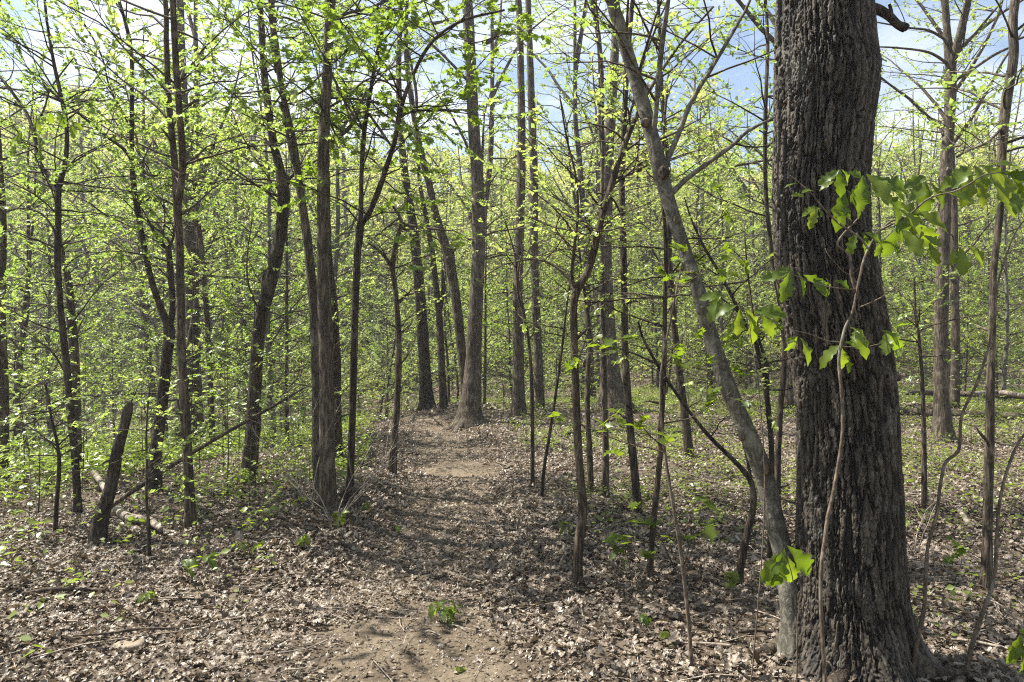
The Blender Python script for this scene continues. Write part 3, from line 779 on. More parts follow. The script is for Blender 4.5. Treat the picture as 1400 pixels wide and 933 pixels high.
traced('forest_tree', 'straight grey trunk forking at the top, right of the massive trunk', 'tree',
       [(1290, 603, 30), (1288, 570, 23), (1287, 520, 19), (1288, 420, 18), (1290, 320, 17), (1293, 240, 17), (1297, 170, 15), (1300, 100, 15), (1296, 50, 11), (1290, -5, 9)],
       limbs=[[(1300, 95, 11), (1309, 60, 11), (1318, 25, 10), (1325, -8, 9)], [(1297, 88, 5), (1270, 72, 4), (1230, 66, 3), (1195, 64, 2)], [(1304, 112, 4), (1330, 95, 4), (1360, 75, 4), (1388, 62, 3)], [(1293, 55, 4), (1270, 42, 4), (1240, 38, 3), (1195, 30, 2)],
              [(1290, 185, 5), (1286, 175, 5), (1284, 165, 3)], [(1303, 80, 4), (1330, 50, 4), (1355, 20, 3), (1375, -5, 2)]], ext=14, bark='grey', leaves=(20, 4.4, 1.8, .075, 1.3))
traced('forest_tree', 'slim tree with a forked kink at the far right', 'tree',
       [(1348, 807, 17), (1349, 770, 15), (1350, 700, 13), (1352, 620, 13), (1354, 540, 12), (1357, 450, 10), (1361, 370, 10), (1366, 290, 10), (1371, 220, 12), (1376, 150, 14), (1383, 80, 13), (1391, -5, 12)],
       limbs=[[(1374, 170, 4), (1350, 195, 4), (1325, 205, 3), (1308, 215, 3)]], ext=9, bark='grey', leaves=(16, 2.4, 1.0, .065, 1.3))
traced('sapling', 'thin straight pole between the massive trunk and the forked grey trunk', 'sapling',
       [(1264, 695, 8), (1263, 640, 8), (1263, 580, 7), (1261, 520, 6), (1257, 460, 5), (1253, 430, 4), (1250, 380, 3)], bark='brown', leaves=(10, 1.4, .9, .06))
traced('sapling', 'zigzag grey sapling beside the right root of the massive trunk', 'sapling',
       [(1244, 940, 6.5), (1252, 885, 6.5), (1264, 835, 5.8), (1266, 785, 5.8), (1268, 745, 5.0), (1279, 705, 5.0), (1283, 660, 5.0), (1296, 633, 5.0), (1311, 615, 5.0), (1317, 570, 4.3), (1333, 525, 4.3), (1348, 480, 3.6), (1358, 430, 2.9), (1366, 380, 2.9), (1385, 320, 2.2), (1410, 290, 1.4)], bark='twig', leaves=(5, 1.3, .5, .08, 1.4), leaf_mat=M_OAK, tmpl=LEAF_MAPLE)
traced('sapling', 'curved grey sapling slanting up past the right edge of the photo', 'sapling',
       [(1316, 930, 6.5), (1328, 885, 6.5), (1345, 835, 5.8), (1358, 790, 5.0), (1362, 740, 5.0), (1366, 690, 4.3), (1378, 650, 4.3), (1392, 610, 3.6), (1410, 570, 2.9), (1425, 500, 2.2)], limbs=[[(1362, 745, 2.2), (1380, 700, 1.4), (1400, 670, 1.4)]], bark='twig', leaves=(4, 1.1, .5, .08, 1.4), leaf_mat=M_OAK, tmpl=LEAF_MAPLE)
traced('sapling', 'spindly little sapling before the snapped dead trunk at left', 'sapling',
       [(205, 768, 5), (203, 720, 5), (201, 680, 4), (200, 640, 4), (199, 590, 3), (204, 530, 2)], bark='dark', leaves=(7, .6, .5, .06, 1.2))
traced('sapling', 'knotted thin stem left of the snapped dead trunk', 'sapling',
       [(75, 730, 6), (77, 690, 6), (80, 640, 6), (79, 610, 5), (72, 570, 4), (60, 520, 3)], bark='dark', leaves=(9, .6, .6, .07, 1))

# ------------------------------------------------------------------ the massive trunk
def massive_tree():
    d = 3.62
    prof = [(935, 1060, 1287), (915, 1072, 1270), (900, 1083, 1260), (872, 1092, 1249), (822, 1096, 1239), (755, 1096, 1233), (690, 1096, 1231), (622, 1096, 1228), (560, 1095, 1225), (511, 1091, 1221),
            (444, 1079, 1213), (378, 1068, 1199), (311, 1063, 1186), (250, 1061, 1184), (190, 1064, 1188), (150, 1065, 1193), (110, 1065, 1199), (85, 1065, 1199), (60, 1066, 1194), (0, 1068, 1191), (-60, 1070, 1190)]
    pr = np.array(prof, float)
    zs = CZ + (466.5 - pr[:, 0]) / 1000 * d
    cx = ((pr[:, 1] + pr[:, 2]) / 2 - 700) / 1000 * d
    rad = (pr[:, 2] - pr[:, 1]) / 2000 * d
    bx, by = float(np.interp(0.0, zs, cx)), d + 0.02
    b0 = np.array([bx, by, gz(bx, by)])
    root = thing('oak_tree', 'massive dark trunk with deeply furrowed bark, largest of all, at the right', 'tree', b0)
    NS = 680
    zv = np.concatenate([np.arange(-0.12, 3.45, 0.0042), np.linspace(3.5, 15, 60)])
    zz = zv + 0.0
    ctr = np.interp(zz, zs, cx); rr = np.interp(zz, zs, rad)
    k = np.ones(9) / 9
    for a in (ctr, rr):                       # smooth the profile
        p = np.pad(a[:850], 40, 'edge'); a[:850] = np.convolve(np.convolve(p, np.ones(13) / 13, 'same'), np.ones(13) / 13, 'same')[40:-40]
    up = zz > 3.45
    ctr[up] = ctr[849] + 0.02 * (zz[up] - 3.45); rr[up] = rr[849] * np.clip(1 - (zz[up] - 3.45) / 17, .2, 1)
    th = np.arange(NS) / NS * 2 * math.pi
    TH, ZZ = np.meshgrid(th, zz)
    Rr = np.repeat(rr[:, None], NS, 1)
    # root flare: lobes near the foot
    fl = np.exp(-np.clip(ZZ - 0.02, 0, 9) / 0.13)
    Rr = Rr + 0.05 * fl * np.clip(np.cos(TH * 5 + 0.6) + 0.3 * np.cos(TH * 3), -0.4, 1.3)
    Rr = Rr * (1 + 0.025 * vnoise(np.cos(TH) * 2, np.sin(TH) * 2, ZZ * 1.7, 31))
    cT, sT = np.cos(TH), np.sin(TH)
    nu = 44
    U = TH / (2 * math.pi) * nu
    wx = 0.8 * vnoise(cT * 3.0, sT * 3.0, ZZ * 2.2, 41) + 0.32 * vnoise(cT * 9, sT * 9, ZZ * 7, 42) + 0.26 * vnoise(cT * 24, sT * 24, ZZ * 30, 46) + 0.16 * vnoise(cT * 50, sT * 50, ZZ * 80, 47)
    f1, f2, idv = worley(U + wx, ZZ * 3.3 + 0.35 * vnoise(cT * 8, sT * 8, ZZ * 6, 43) + .25 * vnoise(cT * 30, sT * 30, ZZ * 30, 48), nu, 7)
    e = f2 - f1
    width = 0.34 + 0.20 * vnoise(cT * 5, sT * 5, ZZ * 4, 49)
    fine = vnoise(cT * 42, sT * 42, ZZ * 36, 45)
    plate = np.clip((e + 0.05 * fine) / width, 0, 1) ** 0.8
    nu2 = 92
    g1, g2, id2 = worley(TH / (2 * math.pi) * nu2 + wx * 2.6, ZZ * 15 + 0.9 * vnoise(cT * 20, sT * 20, ZZ * 20, 44), nu2, 8)
    flake = sstep(0.0, 0.22, g2 - g1 + .05 * fine)
    ridge = fbm(cT * 9, sT * 9, ZZ * 1.6, 50, 3) + .8 * vnoise(cT * 2.2, sT * 2.2, ZZ * 2.6, 55)
    hgt = 0.50 * plate + 0.27 * flake * plate + 0.15 * idv * plate + 0.15 * id2 * plate + 0.05 * fine + 0.09 * ridge
    dep = 0.024
    Rr = Rr + (hgt - 0.75) * dep
    X = ctr[:, None] + Rr * np.cos(TH); Y = by + Rr * np.sin(TH)
    V = np.stack([X, Y, ZZ], -1).reshape(-1, 3) - b0
    i = np.arange(len(zz) - 1)[:, None] * NS; j = np.arange(NS)[None]; kk = (j + 1) % NS
    Q = np.stack([i + j, i + kk, i + NS + kk, i + NS + j], -1).reshape(-1, 4)
    tint = np.clip((plate * .62 + .18 * idv * plate + .22 * flake * plate) + 0.26 * (id2 - .5), 0, 1).ravel()
    link('trunk', make_mesh('trunk', V, Q, None, [hero_bark_material()], tint=tint), root)
    # broken limb at the top right, above the bulge
    q = np.array([np.append(P(x, y, d), w / 2000 * d) for x, y, w in [(1180, 8, 14), (1200, 13, 13), (1215, 22, 12), (1228, 34, 11), (1238, 38, 12), (1241, 40, 6)]])
    c = catmull(q, 6); g = Geo(); g.tube(c[:, :3], c[:, 3], 12, .15, 5, True, .15)
    q = np.array([np.append(P(x, y, d), w / 2000 * d) for x, y, w in [(1219, 25, 6), (1218, 14, 5), (1216, 6, 4)]])
    c = catmull(q, 4); g.tube(c[:, :3], c[:, 3], 8, .1, 6, True)
    link('broken_limb', g.mesh('broken_limb', BARK['dark'], b0), root)
    q = np.array([np.append(P(x, y, d), w / 2000 * d) for x, y, w in [(1212, 515, 9), (1224, 516, 8), (1230, 518, 8)]])
    c = catmull(q, 4); g = Geo(); g.tube(c[:, :3], c[:, 3], 10, .1, 6, True)
    link('branch_stub', g.mesh('branch_stub', BARK['dark'], b0), root)
    # spreading roots
    rng = random.Random(5)
    for a, L in ((-0.35, .55), (-1.0, .35), (-2.2, .35), (-2.8, .4), (0.5, .5), (1.6, .45), (2.6, .4)):
        g = Geo()
        pts = []
        for t in (0.0, 0.3, 0.65, 1.0):
            aa = a + rng.gauss(0, .12)
            x, y = bx + math.cos(aa) * (0.20 + L * t), by + math.sin(aa) * (0.20 + L * t)
            pts.append((x, y, gz(x, y) + (0.10, 0.03, 0.0, -0.05)[int(round(t * 3))], (0.085, 0.06, 0.036, 0.015)[int(round(t * 3))]))
        c = catmull(np.array(pts), 14); g.tube(c[:, :3], c[:, 3] * .8, 28, .30, 8, True, .22)
        link('root', g.mesh('root', BARK['dark'], b0), root)
    cr = Crown(rng)
    for k in range(14):
        z = rng.uniform(6.5, 14.5)
        cr.spray((bx + .1, by, z), rng.uniform(0, 6.28), rng.uniform(0, .7), rng.uniform(1.6, 3.4), .035, .085, 1.2)
    link('crown', cr.build('crown', M_LEAF, BARK['brown'], LEAF_LO, b0, 77), root)
massive_tree()

# ------------------------------------------------------------------ oak sapling with big leaves in front of the massive trunk
def oak_sapling():
    d = 2.75
    rng = random.Random(11)
    x0 = P(1130, 933, d)[0]
    b0 = np.array([x0, d, gz(x0, d)])
    root = thing('oak_sapling', 'young oak sapling with large lobed leaves, standing before the massive trunk', 'sapling', b0)
    main = [(1130, 1030, 7), (1128, 933, 6), (1125, 880, 5.6), (1122, 820, 5.4), (1123, 775, 5.6), (1128, 735, 5), (1132, 705, 5), (1141, 665, 4.8), (1151, 600, 4.4), (1152, 560, 4.6), (1149, 520, 4.2), (1147, 490, 4), (1155, 450, 4), (1166, 425, 3.8), (1174, 385, 3.8), (1183, 350, 3.6), (1198, 322, 3.3), (1215, 305, 3), (1228, 300, 2)]
    limbs = [[(1170, 400, 3), (1163, 375, 3.4), (1162, 350, 3.4), (1145, 335, 3), (1155, 318, 3), (1172, 300, 2), (1182, 285, 1.6)],
             [(1188, 342, 3.4), (1175, 325, 3.2), (1150, 308, 3), (1130, 290, 2.6), (1112, 268, 2.2), (1095, 252, 1.8), (1080, 240, 1.2)],
             [(1205, 314, 3.4), (1240, 296, 3), (1265, 275, 2.6), (1282, 267, 2.6), (1305, 262, 2.2), (1325, 252, 2), (1345, 240, 1.6), (1375, 235, 1.2)],
             [(1172, 396, 2), (1150, 395, 1.8), (1115, 388, 1.5), (1075, 372, 1.2)], [(1176, 420, 2), (1195, 412, 1.8), (1215, 400, 1.4), (1235, 380, 1)],
             [(1152, 468, 2.2), (1130, 466, 2), (1110, 458, 1.8), (1085, 452, 1.2)], [(1150, 474, 1.8), (1180, 475, 1.5), (1205, 470, 1.1)],
             [(1125, 905, 3), (1135, 908, 3), (1148, 935, 3), (1165, 965, 2.5)], [(1136, 900, 2.4), (1142, 880, 2.2), (1145, 850, 1.6)], [(1124, 890, 2), (1112, 860, 2), (1100, 830, 1.5)],
             [(1182, 360, 1.6), (1160, 375, 1.4), (1135, 352, 1.2), (1128, 340, 1)]]
    cv = lambda L, k: np.array([np.append(P(x, y, d), w / 2000 * d) for x, y, w in L])
    A = cv(main, 0); A[0, 2] = b0[2] - .03
    for row, (x, y, _w), e in zip(A[1:], main[1:], np.linspace(0, .12, len(A))[1:]): row[:3] = P(x, y, d + e)
    c = catmull(A, 7); g = Geo(); g.tube(c[:, :3], c[:, 3], 10, .10, 3, True, .08)
    link('stem', g.mesh('stem', BARK['twig'], b0), root)
    ofs = [.05, .0, -.15, -.12, .1, -.14, .05, -.05, 0, 0, .04]
    for L, o in zip(limbs, ofs):
        B = np.array([np.append(P(x, y, d + .10 + o * k / (len(L) - 1)), w / 2000 * d) for k, (x, y, w) in enumerate(L)])
        c = catmull(B, 6); g = Geo(); g.tube(c[:, :3], c[:, 3], 7, .08, 3, True)
        link('branch', g.mesh('branch', BARK['twig'], b0), root)
    # leaves: px, py of the stalk end, direction in the picture (degrees, 0 = right, 90 = down), length px
    LV = [(1122, 285, 170, 34), (1118, 285, 120, 26), (1100, 270, 200, 16), (1118, 283, 80, 20), (1112, 262, 195, 18), (1092, 252, 200, 14), (1120, 262, 300, 20),
          (1148, 232, 140, 34), (1148, 232, 95, 40), (1150, 232, 40, 36), (1152, 236, 15, 30), (1155, 262, 110, 36), (1158, 260, 60, 30), (1140, 285, 70, 26), (1145, 288, 30, 20),
          (1180, 240, 100, 40), (1184, 238, 60, 44), (1190, 240, 35, 48), (1180, 250, 130, 34), (1196, 244, 20, 46), (1205, 262, 50, 46), (1215, 275, 30, 50), (1228, 286, 40, 46), (1240, 290, 15, 46), (1222, 282, 70, 40),
          (1232, 262, 320, 36), (1262, 250, 130, 36), (1266, 248, 95, 40), (1270, 250, 55, 36), (1282, 262, 330, 44), (1286, 262, 20, 40), (1294, 258, 300, 34),
          (1325, 232, 110, 44), (1328, 228, 150, 40), (1332, 226, 70, 46), (1338, 226, 30, 46), (1345, 228, 340, 46), (1352, 238, 60, 46), (1362, 236, 20, 44), (1370, 238, 80, 44), (1380, 240, 40, 46), (1390, 236, 0, 44), (1340, 250, 95, 36), (1365, 260, 60, 36), (1385, 262, 100, 34),
          (1240, 300, 80, 36), (1250, 305, 35, 40), (1228, 312, 110, 34), (1232, 314, 60, 36), (1178, 318, 60, 28), (1182, 318, 25, 30), (1172, 318, 120, 24), (1205, 330, 100, 26), (1218, 332, 50, 26), (1262, 322, 40, 30), (1270, 332, 80, 26),
          (1078, 374, 165, 30), (1080, 372, 110, 34), (1090, 372, 60, 38), (1098, 376, 25, 36), (1112, 376, 75, 36), (1128, 380, 45, 30), (1140, 384, 15, 30), (1086, 372, 195, 26),
          (1090, 460, 115, 30), (1094, 462, 60, 34), (1088, 462, 160, 20), (1150, 472, 150, 30), (1148, 472, 80, 32), (1144, 474, 50, 34), (1155, 468, 20, 24), (1168, 452, 70, 28), (1172, 450, 120, 26), (1162, 448, 20, 24),
          (1210, 455, 100, 34), (1205, 452, 20, 40), (1212, 452, 55, 40), (1222, 448, 340, 26), (1312, 338, 80, 36), (1306, 340, 120, 26), (1322, 336, 40, 30)]
    for px, py, an, ln in LV:
        a = R(an)
        dv = np.array([[math.cos(a), rng.uniform(-.7, .25), -math.sin(a)]])
        nv = np.array([[rng.gauss(0, .35), -0.75 + rng.gauss(0, .3), 0.75]])
        dd = d + .12 + rng.uniform(-.12, .12)
        V, T = build_leaves(rng.choice(OAKS), np.array([P(px, py, dd)]), dv, nv, np.array([ln / 1000 * dd * 1.1 * rng.uniform(.7, 1.2)]))
        link('leaf', make_mesh('leaf', V - b0, None, T, [M_OAK], tint=np.tile([0, .35, 0], len(V) // 3) + rng.uniform(.0, .75)), root)
oak_sapling()

# ------------------------------------------------------------------ forest behind: individual young trees
def variant(name, h, seed, mode):
    """mode 'under': leafy from low down; 'pole': bare stem with a crown at the top; 'shrub': small sapling"""
    rng = random.Random(seed)
    root = thing(name, 'x', 'tree', (0, -500, 0))
    p = np.array([0, 0, -.08]); pts = [p]; a, q = rng.uniform(0, 6.28), rng.uniform(0.0, .10)
    n = 12
    for k in range(n):
        a += rng.gauss(0, .7); q = abs(q + rng.gauss(0, .05)) * .9
        p = p + np.array([math.cos(a) * math.sin(q), math.sin(a) * math.sin(q), math.cos(q)]) * h / n
        pts.append(p)
    pts = np.array(pts)
    r0 = {'under': 0.0075, 'pole': 0.0090, 'shrub': 0.0042}[mode] * h * rng.uniform(.8, 1.15)
    c = catmull(np.column_stack([pts, np.linspace(r0, r0 * .16, n + 1)]), 3)
    c[:3, 3] *= (1.25, 1.12, 1.04)
    g = Geo(); g.tube(c[:, :3], c[:, 3], 8, 0.05, seed, True, 0.06)
    bark = ('grey', 'pale', 'brown', 'dark', 'grey', 'pale', 'brown', 'grey')[seed % 8]
    cr = Crown(rng)
    if mode == 'under':
        ns, lo, L, ls, gap = 52, .10, 0.27 * h, rng.choice((.042, .053, .064)), .74
    elif mode == 'pole':
        ns, lo, L, ls, gap = 38, .26, 0.17 * h, .070, .95
    else:
        ns, lo, L, ls, gap = 13, .22, 0.42 * h, rng.choice((.038, .048, .058)), .9
    if mode == 'pole':                                  # ascending limbs carry the crown
        for k in range(7):
            t = rng.uniform(lo, .8); b = polyline_at(c[:, :3], t); az = rng.uniform(0, 6.28); pt = rng.uniform(.7, 1.15)
            m = [b]
            for s_ in range(5):
                az += rng.gauss(0, .2); pt += rng.gauss(0.02, .12)
                m.append(m[-1] + np.array([math.cos(az) * math.cos(pt), math.sin(az) * math.cos(pt), math.sin(pt)]) * h * .055)
            g.tube(np.array(m), np.linspace(r0 * .42, r0 * .08, 6), 6, .05, k, False)
            for s_ in range(3):
                cr.spray(m[rng.randint(2, 5)], rng.uniform(0, 6.28), rng.uniform(.1, .9), L * rng.uniform(.5, 1), r0 * .09, ls, gap)
    for k in range(ns):
        t = lo + (1 - lo) * (k + rng.random()) / ns
        b = polyline_at(c[:, :3], min(t, .995))
        cr.spray(b, k * 2.4 + rng.gauss(0, .5), rng.uniform(.05, .75), L * (1.15 - .75 * t) * rng.uniform(.6, 1.2), max(.0025, r0 * .32 * (1.15 - t)), ls, gap, bare=.30)
    link('trunk' if mode != 'shrub' else 'stem', g.mesh('trunk', BARK[bark]), root)
    link('crown' if mode != 'shrub' else 'foliage', cr.build('crown', M_LEAF2 if seed in (302, 307, 503) else M_LEAF, BARK['brown'], LEAF_LO, (0, 0, 0), seed), root)
    return root

UNDER = [variant('young_tree', h, 300 + k, 'under') for k, h in enumerate((4.2, 5.0, 5.6, 6.4, 7.2, 8.0, 5.2, 6.8))]
POLES = [variant('forest_tree', h, 400 + k, 'pole') for k, h in enumerate((9.0, 11.5, 13.5, 15.5, 12.5, 10.0, 14.5))]
SHRUBS = [variant('leafy_sapling', h, 500 + k, 'shrub') for k, h in enumerate((0.7, 1.0, 1.3, 1.7, 2.1, 1.2))]

rngF = random.Random(77)
used = {}
def place(pool, x, y, label, group, cat, smin=.85, smax=1.15):
    k = rngF.randrange(len(pool)); src = pool[k]
    loc = (x, y, gz(x, y)); rz = rngF.uniform(0, 6.28); sc = rngF.uniform(smin, smax)
    if src.name not in used:
        used[src.name] = 1
        src.location = loc; src.rotation_euler = (0, 0, rz); src.scale = (sc,) * 3
        src['label'] = label; src['group'] = group; src['category'] = cat
        return src
    o = dup(src, loc, rz, sc, label, group)
    o['category'] = cat
    return o

taken = [(-1.8, 16), (-.6, 14)]
def scatter(n, ymin, ymax, mind, accept, tries=20000):
    out = []
    for _ in range(tries):
        if len(out) >= n: break
        y = math.sqrt(rngF.uniform(ymin ** 2, ymax ** 2)); x = rngF.uniform(-.80, .80) * y
        if not accept(x, y): continue
        if any((x - a) ** 2 + (y - b) ** 2 < mind ** 2 for a, b in taken): continue
        taken.append((x, y)); out.append((x, y))
    return out

def side(x, y):
    s = x / y
    return 'left' if s < -.16 else 'right' if s > .40 else 'mid'
LAB_U = {'left': ('slim leafy young tree in the green thicket on the left slope', 'young trees in the left thicket'),
         'mid': ('slim leafy young tree in the woods beyond the end of the path', 'young trees beyond the path'),
         'right': ('slim leafy young tree in the woods behind the massive trunk', 'young trees behind the massive trunk')}
LAB_P = {'left': ('tall bare-stemmed tree rising out of the left thicket', 'tall trees over the left thicket'),
         'mid': ('tall bare-stemmed tree in the woods beyond the end of the path', 'tall trees beyond the path'),
         'right': ('tall bare-stemmed tree in the woods behind the massive trunk', 'tall trees behind the massive trunk')}

def ok_under(x, y):
    if 150 < 700 + x / y * 1000 < 205 and y < 17: return False
    if abs(x - path_x(y)) < 1.8 and y < 20: return False
    s = x / y
    if s > -.12 and y < 17.5: return False
    if s <= -.12 and y < 10.8: return False
    return True
for x, y in scatter(215, 11, 44, 1.15, ok_under):
    l, gname = LAB_U[side(x, y)]
    place(UNDER, x, y, l, gname, 'tree')
for x, y in scatter(92, 16, 52, 1.4, lambda x, y: not (abs(x - path_x(y)) < 1.5 and y < 22) and not (150 < 700 + x / y * 1000 < 205 and y < 24)):
    l, gname = LAB_P[side(x, y)]
    place(POLES, x, y, l, gname, 'tree')

LAB_S = {'left': ('small leafy sapling among the undergrowth on the left bank', 'small saplings on the left bank'),
         'mid': ('small leafy sapling in the brush beyond the end of the path', 'small saplings beyond the path'),
         'right': ('small leafy sapling in the brush right of the massive trunk', 'small saplings right of the massive trunk')}
taken2, taken = taken, []
def ok_shrub(x, y):
    s = x / y
    if 105 < 700 + s * 1000 < 240 and y < 8.4: return False
    if abs(x - path_x(y)) < 1.3 and y < 17: return False
    if s < -.34: return y > 5.6
    if s < -.22: return y > 6.4
    if s < .0: return y > 11.5
    if s < .36: return y > 15
    return y > 10
for x, y in scatter(52, 5.6, 11, .5, lambda x, y: x / y < -.2 and ok_shrub(x, y)) + scatter(215, 8, 30, .5, ok_shrub):
    l, gname = LAB_S[side(x, y)]
    place(SHRUBS, x, y, l, gname, 'sapling', .75, 1.2)

# ------------------------------------------------------------------ far woods on the hillside: one mass
def far_woods():
    rs = np.random.RandomState(9)
    n = 1250
    y = np.sqrt(rs.uniform(38 ** 2, 135 ** 2, n)); x = rs.uniform(-.86, .86, n) * y
    z = ground_z(x, y)
    h = rs.uniform(8, 17, n) * np.where(rs.rand(n) < .35, .55, 1)
    g = Geo()
    pos, dr, nr, sz, tn = [], [], [], [], []
    for k in range(n):
        b = np.array([x[k], y[k], z[k] - .2])
        lean = rs.normal(0, .04, 2) * h[k]
        top = b + np.array([lean[0], lean[1], h[k]])
        mid = (b + top) / 2 + np.append(rs.normal(0, .2, 2), 0)
        r = .0125 * h[k]
        g.tube(np.array([b, mid, top]), [r, r * .7, r * .15], 5, cap=False)
        nb = 9
        for q in range(nb):
            t = rs.uniform(.3, .98); st = b + (top - b) * t; az = rs.uniform(0, 6.28); up = rs.uniform(.3, 1.1)
            L = h[k] * .2 * (1.2 - .8 * t)
            e = st + np.array([math.cos(az) * math.cos(up), math.sin(az) * math.cos(up), math.sin(up)]) * L
            g.tube(np.array([st, e]), [r * .3, r * .06], 3, cap=False)
            m = 92
            c = st + (e - st) * rs.uniform(.3, 1.1, (m, 1)) + rs.normal(0, 1, (m, 3)) * np.array([.55, .55, .28]) * (L * .42)
            pos.append(c)
        for q in range(7):
            t = rs.uniform(.25, .95); st = b + (top - b) * t; az = rs.uniform(0, 6.28); up = rs.uniform(.5, 1.2); L = h[k] * .2 * (1.2 - .8 * t)
            g.tube(np.array([st, st + np.array([math.cos(az) * math.cos(up), math.sin(az) * math.cos(up), math.sin(up)]) * L]), [r * .35, r * .08], 3, cap=False)
        m = 340
        c = b + np.column_stack([rs.normal(0, h[k] * .10, m), rs.normal(0, h[k] * .10, m), h[k] * rs.uniform(.08, 1.0, m)])
        pos.append(c)
        tn.append(np.clip(rs.normal(rs.uniform(.25, .8), .15, nb * 92 + 340), 0, 1))
    for k in range(420):                                     # thin bare poles
        yy = math.sqrt(rs.uniform(36 ** 2, 115 ** 2)); xx = rs.uniform(-.84, .84) * yy; zz = gz(xx, yy); hh = rs.uniform(4, 13)
        tp = np.array([xx + rs.normal(0, .05) * hh, yy + rs.normal(0, .05) * hh, zz + hh]); r = rs.uniform(.035, .10)
        g.tube(np.array([(xx, yy, zz - .1), ((xx + tp[0]) / 2 + rs.normal(0, .15), (yy + tp[1]) / 2, zz + hh / 2), tp]), [r, r * .7, r * .2], 4, cap=False)
    nb2 = 4600                                              # brush on the slope below the crowns
    by = np.sqrt(rs.uniform(32 ** 2, 130 ** 2, nb2)); bx = rs.uniform(-.86, .86, nb2) * by
    bz = ground_z(bx, by); q = 60
    br = np.repeat(rs.uniform(.5, 1.6, nb2), q)
    pos.append(np.column_stack([np.repeat(bx, q), np.repeat(by, q), np.repeat(bz, q)]) + rs.normal(0, 1, (nb2 * q, 3)) * br[:, None] * np.array([.6, .6, .45]) + np.column_stack([br * 0, br * 0, br * 1.2]))
    tn.append(np.clip(np.repeat(rs.normal(.5, .25, nb2), q) + rs.normal(0, .12, nb2 * q), 0, 1))
    pos = np.vstack(pos); m = len(pos)
    tn = np.concatenate(tn)
    dr = rs.normal(0, 1, (m, 3)) * np.array([1, 1, .5]); nr = rs.normal(0, .5, (m, 3)) + np.array([0, 0, 1])
    sz = rs.uniform(.12, .36, m) * (.6 + pos[:, 1] / 100)
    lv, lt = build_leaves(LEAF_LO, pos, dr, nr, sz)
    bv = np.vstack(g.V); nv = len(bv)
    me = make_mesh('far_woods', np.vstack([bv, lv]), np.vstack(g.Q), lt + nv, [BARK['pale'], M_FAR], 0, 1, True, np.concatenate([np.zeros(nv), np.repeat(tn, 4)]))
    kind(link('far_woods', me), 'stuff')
far_woods()

# ------------------------------------------------------------------ leaf litter
def litter():
    rs = np.random.RandomState(4)
    big = strip_leaf([0, .12, .27, .38, .52, .62, .76, .88, 1.0], [.01, .06, .24, .11, .31, .14, .27, .13, .02], [0, 0, .05, 0, .05, 0, .05, .02, 0], .0, .25, 5, .06)
    med = strip_leaf([0, .3, .5, .75, 1.0], [.01, .24, .16, .28, .02], [0, .03, 0, .04, 0], 0, .3, 6, .06)
    def field(n, y0, y1, tmpl, s0, s1, lift, marg=.9, crumbs=False):
        y = np.sqrt(rs.uniform(y0 ** 2, y1 ** 2, n)); x = rs.uniform(-1, 1, n) * (.74 * y + marg)
        pd = np.abs(x - path_x(y))
        patch = fbm(x * .75 + 3, y * .75, None, 51, 3)
        keep = np.where((pd < .85) & (y < 22), sstep(-.20, .30, patch * 1.5 + .75 * sstep(.15, .75, pd) + .36 * sstep(5.2, 6.5, y) * sstep(10.0, 7.5, y) + .5 * sstep(11.5, 13.5, y) - .13) * .82 + .16, 1.0)
        keep = keep * (0.45 + .55 * sstep(-.5, .0, fbm(x * 1.1 + 31, y * 1.1, None, 52, 3)))
        if crumbs: keep = np.where(pd < .95, .9, .3)
        k = rs.rand(n) < keep
        x, y, pd = x[k], y[k], pd[k]; n = len(x)
        size = (s0 + (s1 - s0) * rs.beta(1.3, 2.2, n) * np.where(rs.rand(n) < .07, 1.9, 1.1)) * np.where(pd < .45, .72, 1)
        tilt = rs.normal(0, .48, (n, 2))
        az = rs.uniform(0, 6.283, n)
        dr = np.stack([np.cos(az), np.sin(az), rs.normal(0, .28, n)], 1)
        nr = np.stack([tilt[:, 0], tilt[:, 1], np.where(rs.rand(n) < .5, 1, -1.0)], 1)
        z = ground_z(x, y) + 0.018 * fbm(x * 4, y * 4, None, 9, 3) + np.abs(rs.normal(0, 1, n)) * lift * np.where(pd < .6, .5, 1) + .014 + .012 * (pd < .8)
        pos = np.stack([x, y, z], 1)
        # give every leaf its own curl along the length
        tv, tt = tmpl
        V, T = build_leaves(tmpl, pos, dr, nr, size)
        V = V.reshape(n, len(tv), 3)
        curl = rs.normal(0, .5, n)
        V[:, :, 2] += (curl[:, None] * ((tv[None, :, 0] - .5) ** 2 - .08) * size[:, None]) * 1.8
        gz_ = ground_z(V[:, :, 0], V[:, :, 1]) if y1 < 9 else None
        if gz_ is not None: V[:, :, 2] = np.maximum(V[:, :, 2], gz_ - .02)
        tint = np.clip(rs.beta(1.35, 1.5, n) + .16 * fbm(x * .9, y * .9, None, 53, 2), 0, 1)
        return V.reshape(-1, 3), T, np.repeat(tint, len(tv))
    parts = [field(84000, 2.0, 7.0, big, .025, .074, .015), field(100000, 7.0, 15.0, med, .032, .08, .016), field(60000, 15, 36, LEAF_LO, .07, .14, .02), field(90000, 2.0, 9, med, .010, .036, .006, .9, True)]
    V, T, t, n = [], [], [], 0
    for v, f, ti in parts:
        V.append(v); T.append(f + n); t.append(ti); n += len(v)
    kind(link('leaf_litter', make_mesh('leaf_litter', np.vstack(V), None, np.vstack(T), [M_LITTER], tint=np.concatenate(t), smooth=False)), 'stuff')
litter()

